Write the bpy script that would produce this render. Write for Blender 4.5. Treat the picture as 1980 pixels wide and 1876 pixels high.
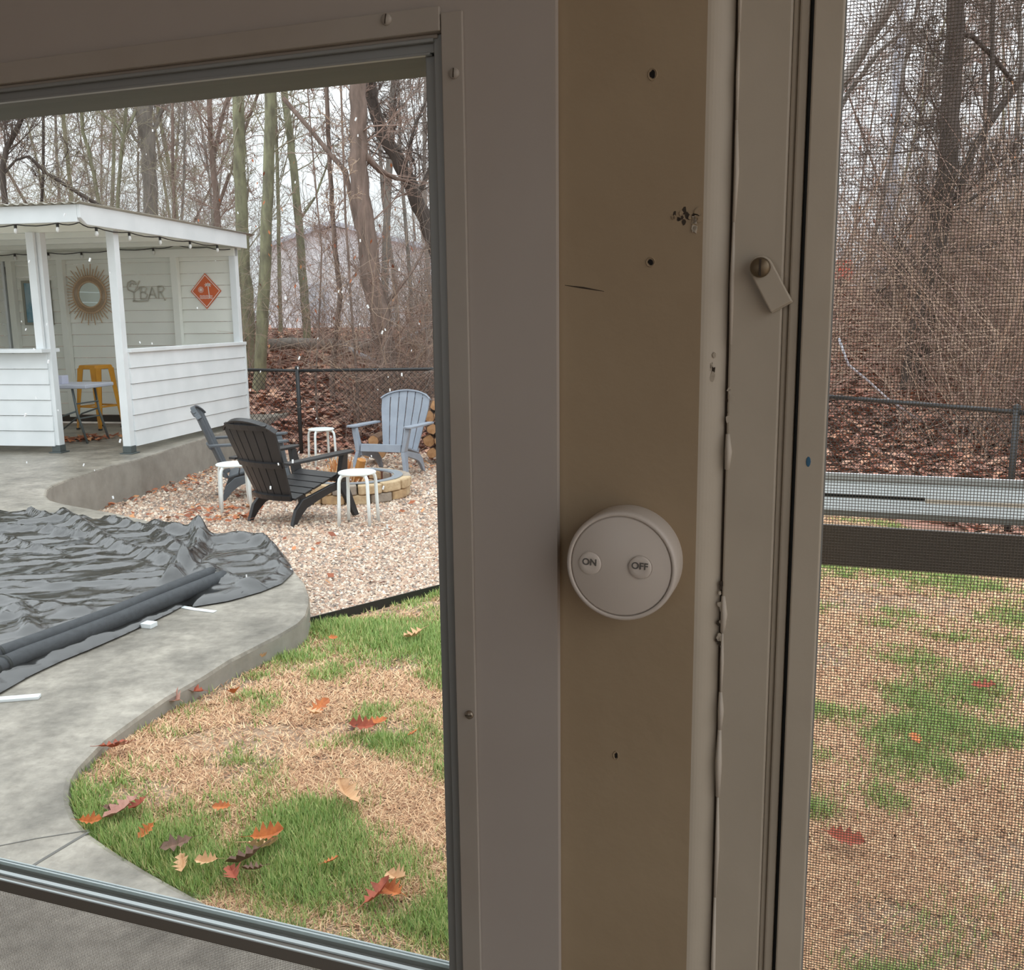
import bpy, math, random
import numpy as np
from mathutils import Vector, Matrix

SC = bpy.context.scene
COL = SC.collection
for o in list(bpy.data.objects):
    bpy.data.objects.remove(o)

# ------------------------------------------------------------------ camera
F, PIT, ROL, EYE = 1840.0, math.radians(10.05), math.radians(.69), 1.40
cam_data = bpy.data.cameras.new('camera')
cam = bpy.data.objects.new('camera', cam_data)
COL.objects.link(cam)
SC.camera = cam
cam_data.sensor_fit = 'HORIZONTAL'
cam_data.sensor_width = 36.0
cam_data.lens = 36.0 * F / 1980.0
cam_data.clip_start = .02
cam_data.clip_end = 300
_r0, _f0 = Vector((1, 0, 0)), Vector((0, math.cos(PIT), -math.sin(PIT)))
_u0 = Vector((0, math.sin(PIT), math.cos(PIT)))
_rt = _r0 * math.cos(ROL) - _u0 * math.sin(ROL)
_up = _u0 * math.cos(ROL) + _r0 * math.sin(ROL)
CP = Vector((0, 0, EYE))
cam.matrix_world = Matrix(((_rt.x, _up.x, -_f0.x, CP.x), (_rt.y, _up.y, -_f0.y, CP.y),
                           (_rt.z, _up.z, -_f0.z, CP.z), (0, 0, 0, 1)))

# ------------------------------------------------------------------ light: an overcast winter sky
world = bpy.data.worlds.new('overcast_sky')
SC.world = world
world.use_nodes = True
wn = world.node_tree
wn.nodes.clear()
_tc = wn.nodes.new('ShaderNodeTexCoord')
_sx = wn.nodes.new('ShaderNodeSeparateXYZ')
_rp = wn.nodes.new('ShaderNodeMapRange')      # standard overcast sky: L = Lz (1 + 2 sin h) / 3
_bg = wn.nodes.new('ShaderNodeBackground')
_ow = wn.nodes.new('ShaderNodeOutputWorld')
LZ = 2.9
_rp.inputs['From Min'].default_value = 0.0
_rp.inputs['From Max'].default_value = 1.0
_rp.inputs['To Min'].default_value = LZ / 3
_rp.inputs['To Max'].default_value = LZ
_bg.inputs[0].default_value = (.93, .965, 1.0, 1)
wn.links.new(_tc.outputs['Generated'], _sx.inputs[0])
wn.links.new(_sx.outputs['Z'], _rp.inputs[0])
wn.links.new(_rp.outputs[0], _bg.inputs[1])
wn.links.new(_bg.outputs[0], _ow.inputs[0])
SC.view_settings.view_transform = 'Standard'
SC.view_settings.look = 'None'
SC.view_settings.exposure = 0.0
SC.view_settings.gamma = 1.0
SC.view_settings.use_curve_mapping = False
SC.cycles.max_bounces = 10
SC.cycles.diffuse_bounces = 5
SC.cycles.transparent_max_bounces = 24
SC.cycles.use_denoising = True

# ------------------------------------------------------------------ helpers
def lin(c):
    c = c / 255.0
    return c / 12.92 if c <= .04045 else ((c + .055) / 1.055) ** 2.4
def rgb(r, g, b):
    return (lin(r), lin(g), lin(b), 1.0)

def ray(px, py):
    return _f0 + _rt * ((px - 990) / F) + _up * ((938 - py) / F)
def at_y(px, py, y):
    d = ray(px, py)
    return CP + d * (y / d.y)
def at_z(px, py, z=0.0):
    d = ray(px, py)
    return CP + d * ((z - EYE) / d.z)
def beyond(x, y):
    return max(y - 12.75, (x - .72) * .815 + (y - 12.75) * .58)
def ground(x, y):
    z = 0.0 if y < 2.7 else (-.062 * (y - 2.7) if y < 9 else -.39)
    if x > 1:
        z -= .045 * (x - 1) * min(1, max(0, (y - 2.5) / 4))
    b = beyond(x, y)
    if b > 0:
        z += .24 * min(b, 6.2 + 4.8 * min(1, max(0, x / 3)))
    return z
def at_ground(px, py):
    d = ray(px, py)
    t = .5
    while t < 60:
        p = CP + d * t
        if p.z < ground(p.x, p.y):
            return p
        t += .004
    return CP + d * 20

_M = {}
def mat(name, col, rough=.6, col2=None, scale=8.0, mix=(.35, .65), bump=0.0, bscale=None, metal=0.0, spec=.5,
        detail=5.0, coord='Object', stretch=None, coat=0.0):
    m = bpy.data.materials.new(name)
    m.use_nodes = True
    nt = m.node_tree
    b = nt.nodes['Principled BSDF']
    b.inputs['Base Color'].default_value = col
    b.inputs['Roughness'].default_value = rough
    b.inputs['Metallic'].default_value = metal
    b.inputs['Specular IOR Level'].default_value = spec
    b.inputs['Coat Weight'].default_value = coat
    if col2 is not None or bump:
        tc = nt.nodes.new('ShaderNodeTexCoord')
        src = tc.outputs[coord]
        if stretch:
            mp = nt.nodes.new('ShaderNodeMapping')
            mp.inputs['Scale'].default_value = stretch
            nt.links.new(src, mp.inputs['Vector'])
            src = mp.outputs[0]
    if col2 is not None:
        n = nt.nodes.new('ShaderNodeTexNoise')
        n.inputs['Scale'].default_value = scale
        n.inputs['Detail'].default_value = detail
        n.inputs['Roughness'].default_value = .62
        nt.links.new(src, n.inputs['Vector'])
        r = nt.nodes.new('ShaderNodeValToRGB')
        r.color_ramp.elements[0].position = mix[0]
        r.color_ramp.elements[0].color = col
        r.color_ramp.elements[1].position = mix[1]
        r.color_ramp.elements[1].color = col2
        nt.links.new(n.outputs['Fac'], r.inputs[0])
        nt.links.new(r.outputs[0], b.inputs['Base Color'])
    if bump:
        n2 = nt.nodes.new('ShaderNodeTexNoise')
        n2.inputs['Scale'].default_value = bscale or scale * 3
        n2.inputs['Detail'].default_value = 4
        nt.links.new(src, n2.inputs['Vector'])
        bp = nt.nodes.new('ShaderNodeBump')
        bp.inputs['Strength'].default_value = bump
        bp.inputs['Distance'].default_value = .01
        nt.links.new(n2.outputs['Fac'], bp.inputs['Height'])
        nt.links.new(bp.outputs[0], b.inputs['Normal'])
    _M[name] = m
    return m
def mat_attr(name, attr, rough=.8, spec=.3):
    m = bpy.data.materials.new(name)
    m.use_nodes = True
    nt = m.node_tree
    a = nt.nodes.new('ShaderNodeAttribute')
    a.attribute_name = attr
    b = nt.nodes['Principled BSDF']
    b.inputs['Roughness'].default_value = rough
    b.inputs['Specular IOR Level'].default_value = spec
    nt.links.new(a.outputs['Color'], b.inputs['Base Color'])
    return m
def mat_glass(name, tint=(.97, .985, .98, 1)):
    m = bpy.data.materials.new(name)
    m.use_nodes = True
    nt = m.node_tree
    nt.nodes.clear()
    o = nt.nodes.new('ShaderNodeOutputMaterial')
    mx = nt.nodes.new('ShaderNodeMixShader')
    t = nt.nodes.new('ShaderNodeBsdfTransparent')
    t.inputs[0].default_value = tint
    g = nt.nodes.new('ShaderNodeBsdfGlossy')
    g.inputs['Roughness'].default_value = .02
    mx.inputs[0].default_value = .035
    nt.links.new(t.outputs[0], mx.inputs[1])
    nt.links.new(g.outputs[0], mx.inputs[2])
    nt.links.new(mx.outputs[0], o.inputs[0])
    return m

class MB:
    """collects simple shapes and links them as one mesh object"""
    def __init__(s):
        s.v, s.f = [], []
    def add(s, v, f):
        k = len(s.v)
        s.v += [tuple(p) for p in v]
        s.f += [tuple(i + k for i in q) for q in f]
        return s
    def box(s, x0, x1, y0, y1, z0, z1):
        v = [(x0, y0, z0), (x1, y0, z0), (x1, y1, z0), (x0, y1, z0), (x0, y0, z1), (x1, y0, z1), (x1, y1, z1), (x0, y1, z1)]
        return s.add(v, [(0, 3, 2, 1), (4, 5, 6, 7), (0, 1, 5, 4), (1, 2, 6, 5), (2, 3, 7, 6), (3, 0, 4, 7)])
    def hexa(s, a, b):
        """a, b: two quads (4 points each), bottom then top"""
        return s.add(list(a) + list(b), [(0, 3, 2, 1), (4, 5, 6, 7), (0, 1, 5, 4), (1, 2, 6, 5), (2, 3, 7, 6), (3, 0, 4, 7)])
    def bar(s, p, q, w, t, side=(1, 0, 0), w2=None, t2=None):
        p, q = Vector(p), Vector(q)
        d = (q - p).normalized()
        a = Vector(side)
        a = (a - d * a.dot(d)).normalized()
        b = d.cross(a)
        w2 = w if w2 is None else w2
        t2 = t if t2 is None else t2
        def ring(c, w, t):
            return [c - a * w / 2 - b * t / 2, c + a * w / 2 - b * t / 2, c + a * w / 2 + b * t / 2, c - a * w / 2 + b * t / 2]
        return s.hexa(ring(p, w, t), ring(q, w2, t2))
    def tube(s, pts, r, n=8, caps=True):
        pts = [Vector(p) for p in pts]
        rs = r if isinstance(r, (list, tuple)) else [r] * len(pts)
        d0 = (pts[1] - pts[0]).normalized()
        a = Vector((0, 0, 1)) if abs(d0.z) < .9 else Vector((1, 0, 0))
        a = (a - d0 * a.dot(d0)).normalized()
        V, Fc = [], []
        for i, p in enumerate(pts):
            d = (pts[min(i + 1, len(pts) - 1)] - pts[max(i - 1, 0)]).normalized()
            a = (a - d * a.dot(d)).normalized()
            b = d.cross(a)
            for k in range(n):
                t = 2 * math.pi * k / n
                V.append(p + (a * math.cos(t) + b * math.sin(t)) * rs[i])
        for i in range(len(pts) - 1):
            for k in range(n):
                k2 = (k + 1) % n
                Fc.append((i * n + k, i * n + k2, (i + 1) * n + k2, (i + 1) * n + k))
        if caps:
            Fc.append(tuple(range(n - 1, -1, -1)))
            Fc.append(tuple((len(pts) - 1) * n + k for k in range(n)))
        return s.add(V, Fc)
    def lathe(s, prof, n=32, c=(0, 0, 0), axis='z'):
        """prof: list of (radius, height); closed by fans where radius is 0"""
        V, Fc = [], []
        for (r, h) in prof:
            for k in range(n):
                t = 2 * math.pi * k / n
                if axis == 'z':
                    V.append((c[0] + r * math.cos(t), c[1] + r * math.sin(t), c[2] + h))
                else:
                    V.append((c[0] + r * math.cos(t), c[1] - h, c[2] + r * math.sin(t)))
        for i in range(len(prof) - 1):
            for k in range(n):
                k2 = (k + 1) % n
                Fc.append((i * n + k, i * n + k2, (i + 1) * n + k2, (i + 1) * n + k))
        return s.add(V, Fc)
    def prism(s, poly, t0, t1, fn):
        """poly 2-D outline, extruded; fn(a, b, t) -> point"""
        n = len(poly)
        V = [fn(a, b, t0) for a, b in poly] + [fn(a, b, t1) for a, b in poly]
        Fc = [tuple(range(n - 1, -1, -1)), tuple(range(n, 2 * n))] + [(i, (i + 1) % n, (i + 1) % n + n, i + n) for i in range(n)]
        return s.add(V, Fc)
    def build(s, name, m, parent=None, smooth=False, bevel=0.0, seg=2):
        me = bpy.data.meshes.new(name)
        me.from_pydata(s.v, [], s.f)
        me.update()
        if smooth:
            for p in me.polygons:
                p.use_smooth = True
        o = bpy.data.objects.new(name, me)
        me.materials.append(m)
        COL.objects.link(o)
        if parent is not None:
            o.parent = parent
        if bevel:
            b = o.modifiers.new('bevel', 'BEVEL')
            b.width = bevel
            b.segments = seg
            b.limit_method = 'ANGLE'
        return o

def np_mesh(name, V, Fc, m, parent=None, cols=None, smooth=False):
    V = np.asarray(V, np.float32)
    Fc = np.asarray(Fc, np.int32)
    k = Fc.shape[1]
    me = bpy.data.meshes.new(name)
    me.vertices.add(len(V))
    me.vertices.foreach_set('co', V.ravel())
    me.loops.add(Fc.size)
    me.loops.foreach_set('vertex_index', Fc.ravel())
    me.polygons.add(len(Fc))
    me.polygons.foreach_set('loop_start', np.arange(0, Fc.size, k, dtype=np.int32))
    me.polygons.foreach_set('loop_total', np.full(len(Fc), k, np.int32))
    if smooth:
        me.polygons.foreach_set('use_smooth', np.ones(len(Fc), bool))
    me.update(calc_edges=True)
    if cols is not None:
        a = me.attributes.new('tint', 'FLOAT_COLOR', 'FACE')
        c = np.ones((len(Fc), 4), np.float32)
        c[:, :3] = cols
        a.data.foreach_set('color', c.ravel())
    me.materials.append(m)
    o = bpy.data.objects.new(name, me)
    COL.objects.link(o)
    if parent is not None:
        o.parent = parent
    return o

def empty(name, loc=(0, 0, 0), rz=0.0):
    o = bpy.data.objects.new(name, None)
    o.empty_display_size = .1
    COL.objects.link(o)
    o.location = loc
    o.rotation_euler = (0, 0, rz)
    return o
def tag(o, label=None, cat=None, group=None, kind=None):
    if label:
        o['label'] = label
    if cat:
        o['category'] = cat
    if group:
        o['group'] = group
    if kind:
        o['kind'] = kind
    return o
def thing(name, label, cat, loc=(0, 0, 0), rz=0.0, group=None):
    return tag(empty(name, loc, rz), label, cat, group)
def copy_tree(o, parent=None):
    c = o.copy()
    COL.objects.link(c)
    if parent is not None:
        c.parent = parent
    for ch in [x for x in bpy.data.objects if x.parent == o]:
        copy_tree(ch, c)
    return c

# value noise for patches and folds
_rs = np.random.RandomState(7)
_lat = _rs.rand(256, 256)
def vnoise(x, y):
    xi, yi = np.floor(x).astype(int), np.floor(y).astype(int)
    fx, fy = x - xi, y - yi
    fx, fy = fx * fx * (3 - 2 * fx), fy * fy * (3 - 2 * fy)
    a = _lat[xi % 256, yi % 256]
    b = _lat[(xi + 1) % 256, yi % 256]
    c = _lat[xi % 256, (yi + 1) % 256]
    d = _lat[(xi + 1) % 256, (yi + 1) % 256]
    return (a * (1 - fx) + b * fx) * (1 - fy) + (c * (1 - fx) + d * fx) * fy
def fbm(x, y, o=4):
    s, a, t = 0, 1.0, 0
    for i in range(o):
        s = s + a * vnoise(x * 2 ** i + 17.3 * i, y * 2 ** i + 5.1 * i)
        t += a
        a *= .5
    return s / t
def in_poly(x, y, poly):
    inside = np.zeros(len(x), bool)
    n = len(poly)
    j = n - 1
    for i in range(n):
        xi, yi = poly[i]
        xj, yj = poly[j]
        c = ((yi > y) != (yj > y)) & (x < (xj - xi) * (y - yi) / (yj - yi + 1e-12) + xi)
        inside ^= c
        j = i
    return inside
def ground_np(x, y):
    z = np.where(y < 2.7, 0, np.where(y < 9, -.062 * (y - 2.7), -.39))
    z = z - np.where(x > 1, .045 * (x - 1) * np.clip((y - 2.5) / 4, 0, 1), 0)
    b = np.maximum(y - 12.75, (x - .72) * .815 + (y - 12.75) * .58)
    return z + .24 * np.minimum(np.clip(b, 0, 11), 6.2 + 4.8 * np.clip(x / 3, 0, 1))

# ------------------------------------------------------------------ materials
PANEL = mat('grey_wall_paint', rgb(172, 163, 155), .55, rgb(166, 156, 147), 3.0, bump=.02, bscale=90)
BEIGE = mat('beige_post_paint', rgb(160, 141, 114), .6, rgb(152, 132, 105), 4.0, bump=.06, bscale=60)
TRIMP = mat('trim_paint', rgb(186, 175, 158), .5, rgb(176, 165, 148), 5.0, bump=.05, bscale=50)
ALU = mat('painted_aluminium', rgb(168, 160, 150), .45, rgb(160, 150, 139), 6.0)
ALU2 = mat('bare_aluminium', rgb(150, 152, 150), .38, metal=.25)
DARKRAIL = mat('dark_bronze_rail', rgb(112, 106, 98), .5)
CAULK = mat('white_caulk', rgb(192, 182, 168), .6)
CRACK = mat('dark_gap', rgb(62, 52, 42), .9)
RUBBER = mat('black_gasket', rgb(38, 42, 42), .6)
WIRE = mat('screen_wire', rgb(104, 96, 84), .6)
STEEL = mat('screw_steel', rgb(150, 138, 122), .35, metal=.7)
PLASTIC = mat('white_plastic', rgb(200, 190, 180), .38)
LIP = mat('lip_highlight_pale', rgb(206, 216, 218), .35)  # paler than the rails: the bright highlight lines put into the colour
PRINT = mat('grey_print', rgb(92, 88, 84), .6)
BLUE = mat('blue_paint_fleck', rgb(50, 98, 128), .5)
GLASS = mat_glass('window_glass')
HOLE = mat('hole_black', rgb(16, 12, 10), .95)
CEIL = mat('ceiling_paint', rgb(190, 182, 170), .7)
FLOORM = mat('porch_floor_paint', rgb(120, 108, 92), .6, rgb(104, 92, 78), 5.0)

# ------------------------------------------------------------------ the porch wall in front
YAW = math.radians(19.6)
DW = .565
UV = Vector((math.cos(YAW), -math.sin(YAW), 0))
NV = Vector((-math.sin(YAW), -math.cos(YAW), 0))
WLOC = (DW * math.sin(YAW), DW * math.cos(YAW), 0)
def W(px, py, n=0.0):
    """photo point -> (u, v) on the plane n metres proud of the wall"""
    d = ray(px, py)
    t = (DW - n) / (-(d.dot(NV)))
    p = d * t
    return p.dot(UV), p.z + EYE
def U(px, n=0.0, py=938):
    return W(px, py, n)[0]
def onwall(o):
    o.location = WLOC
    o.rotation_euler = (0, 0, -YAW)
    return o
def structure(name, mb, m, wall=True, **k):
    o = mb.build(name, m, **k)
    o['kind'] = 'structure'
    if wall:
        onwall(o)
    return o

CZ, FZ = 2.35, 0.02           # ceiling and floor
u_jamb = U(874)               # dark line between sash track and flange
u_flange = U(914)
u_edge = U(1077)              # right edge of the grey board
u_post = U(1348, -.006)
u_crack = U(1398, -.010)
u_groove = U(1500, -.010)
u_strip = U(1512, -.010)
u_black = U(1530, -.010)
u_sash = U(1537, -.006)
u_sash2 = U(1592, -.006)
v_head = W(848, 62)[1]        # lower edge of the head flange
v_flt = W(848, 14)[1]
v_sill = W(480, 1800, .004)[1]
UL, UR = -2.3, .80
VB = .32                      # foot of the window openings

wall = MB()
wall.box(UL, u_edge, 0, .006, v_head, CZ)                       # header panel
wall.box(u_jamb, u_edge, 0, .006, FZ, v_head)                   # board beside the window
wall.box(UL, u_jamb, 0, .006, FZ, VB)
wall_front = structure('wall_front', wall, PANEL)
back = MB()
back.box(UL, u_jamb + .002, .0062, .09, v_head + .012, CZ + .1)
back.box(u_jamb + .004, u_sash2 - .05, .022, .09, FZ, CZ + .1)
back.box(UL, u_jamb + .002, .0062, .09, -.1, VB)
back.box(u_sash2 - .05, UR, .022, .09, 2.06, CZ + .1)
back.box(u_sash2 - .05, UR, .022, .09, -.1, .12)
back.box(.75, UR, .022, .09, .12, 2.06)
back.build('wall_core', TRIMP, wall_front)
p = MB()
p.box(.62, UR, .0, .02, FZ, CZ).box(u_crack, .62, .0, .02, 2.0, CZ)
p.build('panel', PANEL, wall_front)

# beige post with its rounded corner strip
structure('trim_1', MB().box(u_edge - .004, u_post, .0062, .021, FZ, CZ), BEIGE)
prof = []
for i in range(9):
    t = i / 8
    prof.append((u_post + (u_crack - u_post) * t, .0062 + .0065 * (1 - math.cos(t * math.pi / 2)) ** .8))
cor = MB()
cor.prism(prof + [(u_crack, .0215), (u_post, .0215)], FZ, CZ, lambda a, b, t: (a, b, t))
structure('trim_2', cor, TRIMP)
# door casing: flat board, shallow groove, narrow strip, black weather gap
cas = MB()
cas.box(u_crack + .0012, u_groove, .0095, .0215, FZ, CZ)
cas.box(u_groove, u_strip, .0118, .0215, FZ, CZ)
cas.box(u_strip, u_black, .0095, .0215, FZ, CZ)
trim_3 = structure('trim_3', cas, TRIMP, bevel=.0012)
MB().box(u_crack - .0002, u_crack + .0014, .0118, .021, FZ, CZ).build('crack', CRACK, trim_3)
rn = random.Random(4)
ck = MB()
z = FZ
while z < CZ:                              # the uneven bead of caulk along the crack
    h = rn.uniform(.02, .10)
    if rn.random() < .85:
        w = rn.uniform(.0010, .0022)
        ck.tube([(u_crack + .0022, .0098, z), (u_crack + .0024 + rn.uniform(-.0005, .0005), .0094, z + h / 2), (u_crack + .0021, .0098, z + h)],
                [w * .7, w, w * .6], 6)
    z += h
ck.build('caulk_bead', CAULK, trim_3, smooth=True)
MB().box(u_black - .0006, u_sash + .0008, .013, .0215, FZ, CZ).build('weather_gap', RUBBER, trim_3)

# wear on the painted wood: screw holes, gouges, chips (sunk dark pits with lifted paint around them)
t1 = bpy.data.objects['trim_1']
def pit(px, py, rx, rz, n=-.0062):
    u, v = W(px, py, n)
    m = MB()
    r = random.Random(px * 7 + py)
    pts = [(u + rx * (1 + r.uniform(-.25, .2)) * math.cos(a), v + rz * (1 + r.uniform(-.25, .2)) * math.sin(a)) for a in [k * math.pi / 6 for k in range(12)]]
    m.prism(pts, -n - .0002, -n + .0006, lambda a, b, t: (a, t, b))
    m.build('screw_hole', HOLE, t1)
    q = MB()
    ring = [(u + (rx + .0008) * math.cos(a), -n - .0002, v + (rz + .0008) * math.sin(a)) for a in [k * math.pi / 8 for k in range(17)]]
    q.tube(ring, .00035, 5, False)
    q.build('paint_lip', BEIGE, t1, smooth=True)
pit(1262, 144, .0017, .0024)
pit(1258, 507, .0017, .0018)
pit(1191, 1461, .0009, .0020)
def chip(parent, px, py, w, h, n, m1, seed, k=10):
    """a patch of flaked paint: small raised flakes around small dark pits"""
    r = random.Random(seed)
    u, v = W(px, py, n)
    a, b = MB(), MB()
    for i in range(k):
        cu, cv = u + r.uniform(-w, w) / 2, v + r.uniform(-h, h) / 2
        tgt = a if i % 2 else b
        rr = r.uniform(.0008, .0020)
        pts = [(cu + rr * r.uniform(.5, 1.2) * math.cos(t), cv + rr * r.uniform(.6, 1.6) * math.sin(t)) for t in [j * math.pi / 3.5 for j in range(7)]]
        tgt.prism(pts, -n - (.0007 if i % 2 else .0002), -n + .0004, lambda x, y, t: (x, t, y))
    a.build('paint_flake', m1, parent)
    b.build('paint_chip', CRACK, parent)
chip(t1, 1326, 424, .016, .011, -.0062, BEIGE, 3, 18)
chip(t1, 1345, 432, .004, .010, -.0062, TRIMP, 5, 8)
t2 = bpy.data.objects['trim_2']
chip(t2, 1375, 706, .004, .016, -.0085, TRIMP, 8, 14)
chip(trim_3, 1397, 1170, .004, .028, -.0100, TRIMP, 9, 16)
chip(trim_3, 1391, 1240, .004, .010, -.0100, TRIMP, 10, 10)
chip(trim_3, 1412, 780, .003, .02, -.0100, TRIMP, 11, 8)
s = MB()                                    # the long scratch in the beige paint
s.tube([(W(1092, 551, -.006)[0], .0063, W(1092, 551)[1]), (W(1128, 556, -.006)[0], .0063, W(1128, 556)[1]), (W(1168, 563, -.006)[0], .0063, W(1168, 563)[1])], [.0002, .0006, .0002], 5)
s.build('scratch', CRACK, t1)

# ------------------------------------------------------------------ window_1: fixed glass sash with a screen below, at the left
window_1 = onwall(tag(empty('window_1'), None, None, None, 'structure'))
n_s = []
fl = MB()
fl.box(UL, u_jamb, -.0032, .0, v_head, v_flt)
fl.build('head_flange', ALU, window_1, bevel=.0006)
v_fs = W(892, 22)[1]
MB().box(u_jamb + .0006, u_flange, -.0026, .0, VB, v_fs).build('side_flange', ALU, window_1, bevel=.0006)
# head of the frame: two stepped lips and a deep soffit
v1 = W(836, 78, -.002)[1]
v2 = W(826, 106, -.006)[1]
hd = MB()
hd.box(UL, u_jamb - .0035, .002, .012, v1 + .001, v_head)
hd.build('head_track', ALU, window_1, bevel=.0008)
hl = MB()
hl.box(UL, u_jamb - .006, .0005, .004, v1 - .0010, v1 + .0012)
hl.box(UL, u_jamb - .006, .0050, .013, v2 + .0006, v1)
hl.box(UL, u_jamb - .0095, .0035, .0075, v2 - .0008, v2 + .0008)
hl.build('head_lip', ALU2, window_1, bevel=.0004)
def soffit_depth():                         # how deep the head runs outward
    for k in range(1, 400):
        n = -.006 - k * .0005
        if W(820, 150, n)[1] > v2:
            return -n
    return .1
SD = min(.12, soffit_depth())
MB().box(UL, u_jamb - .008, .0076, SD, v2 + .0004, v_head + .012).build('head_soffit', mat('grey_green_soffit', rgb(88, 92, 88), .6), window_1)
jm = MB()
jm.box(U(860, -.004), u_jamb - .0006, .003, .03, VB, v_head)
jm.build('side_jamb', ALU2, window_1, bevel=.0008)
jm = MB()
jm.box(U(846, -.010), U(860, -.006) + .001, .008, .034, VB, v2)
jm.build('sash_stile', ALU2, window_1, bevel=.0008)
# bottom rail of the sash: outer ridge, black groove, inner ledge, deep face
def V(px, py, n):
    return W(px, py, n)[1]
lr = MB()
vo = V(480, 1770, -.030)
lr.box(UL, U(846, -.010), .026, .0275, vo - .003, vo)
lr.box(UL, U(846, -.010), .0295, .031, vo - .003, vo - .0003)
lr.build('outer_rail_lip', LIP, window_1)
MB().box(UL, U(846, -.010), .0262, .0308, V(480, 1800, -.026), vo - .002).build('outer_rail', ALU2, window_1)
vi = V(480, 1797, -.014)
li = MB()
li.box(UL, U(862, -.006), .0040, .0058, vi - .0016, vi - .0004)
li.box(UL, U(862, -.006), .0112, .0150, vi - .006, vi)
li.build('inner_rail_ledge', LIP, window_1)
v_f0 = V(480, 1841, -.004)
MB().box(UL, U(862, -.006), .0058, .0112, vi - .006, vi - .0024).build('rail_groove', DARKRAIL, window_1)
MB().box(UL, U(866, -.004), .0040, .0112, v_f0, vi - .0016).build('bottom_rail', DARKRAIL, window_1)
MB().box(UL, U(866, -.004), .0112, .016, v_f0, vi - .006).build('bottom_rail', DARKRAIL, window_1, bevel=.001)
MB().box(UL, U(846, -.012), .0205, .0225, vi - .004, v2 + .01).build('glass_pane', GLASS, window_1)
def screw(parent, px, py, n, r, m=STEEL, slot=.6):
    u, v = W(px, py, n)
    k = MB()
    k.lathe([(r, 0), (r, .0010), (r * .75, .0019), (0.00001, .0022)], 18, (u, -n, v), 'y')
    o = k.build('screw', m, parent, smooth=True)
    ca, sa = math.cos(slot), math.sin(slot)
    e = MB()
    e.hexa([(u - r * .8 * ca - .0003 * sa, -n - .0018, v - r * .8 * sa + .0003 * ca), (u + r * .8 * ca - .0003 * sa, -n - .0018, v + r * .8 * sa + .0003 * ca),
            (u + r * .8 * ca + .0003 * sa, -n - .0018, v + r * .8 * sa - .0003 * ca), (u - r * .8 * ca + .0003 * sa, -n - .0018, v - r * .8 * sa - .0003 * ca)],
           [(u - r * .8 * ca - .0003 * sa, -n - .0024, v - r * .8 * sa + .0003 * ca), (u + r * .8 * ca - .0003 * sa, -n - .0024, v + r * .8 * sa + .0003 * ca),
            (u + r * .8 * ca + .0003 * sa, -n - .0024, v + r * .8 * sa - .0003 * ca), (u - r * .8 * ca + .0003 * sa, -n - .0024, v - r * .8 * sa - .0003 * ca)])
    e.build('screw_slot', CRACK, o)
screw(window_1, 748, 38, .0032, .0034, ALU, 1.4)
screw(window_1, 879, 142, .0026, .0032, ALU, 1.5)
screw(window_1, 908, 1382, .0026, .0030, STEEL, .1)

def screen(name, parent, u0, u1, v0, v1, y, pitch, r):
    """a woven insect screen: every wire a thin square bar; warp and weft pass over each other"""
    us = np.arange(u0, u1, pitch)
    vs = np.arange(v0, v1, pitch)
    def bars(c, lo, hi, vert, yy):
        n = len(c)
        q = np.zeros((n, 8, 3))
        offs = [(-r, -r), (r, -r), (r, r), (-r, r)]
        for i, (a, b) in enumerate(offs):
            for j, e in enumerate((lo, hi)):
                k = i + 4 * j
                q[:, k, 0] = c + a if vert else e
                q[:, k, 2] = e if vert else c + a
                q[:, k, 1] = yy + b
        f = np.array([(0, 1, 5, 4), (1, 2, 6, 5), (2, 3, 7, 6), (3, 0, 4, 7)])
        fc = (np.arange(n)[:, None, None] * 8 + f[None]).reshape(-1, 4)
        return q.reshape(-1, 3), fc
    a, fa = bars(us, v0, v1, True, y)
    b, fb = bars(vs, u0, u1, False, y + 2 * r)
    o = np_mesh(name, np.vstack([a, b]), np.vstack([fa, fb + len(a)]), WIRE, parent)
    o['kind'] = 'stuff'
    return o
screen('mesh_screen', window_1, -1.9, U(866, -.004), VB, v_f0 + .002, .008, .00150, .00012)

# ------------------------------------------------------------------ window_2: the screened opening at the right
window_2 = onwall(tag(empty('window_2'), None, None, None, 'structure'))
MB().box(u_sash, u_sash2, .006, .022, FZ, 2.06).build('screen_stile', TRIMP, window_2, bevel=.001)
MB().box(u_sash2 - .0012, u_sash2 + .0009, .0095, .0105, FZ, 2.06).build('screen_bead', ALU2, window_2)
MB().box(.62, .70, .006, .022, FZ, 2.06).build('screen_stile', TRIMP, window_2, bevel=.001)
screen('mesh_screen', window_2, u_sash2 - .001, .62, .2, 2.0, .012, .00172, .00016)
MB().box(u_sash2, .62, .006, .022, 2.0, 2.06).build('screen_rail', TRIMP, window_2)
MB().box(u_sash2, .62, .006, .022, .12, .2).build('screen_rail', TRIMP, window_2)
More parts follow.
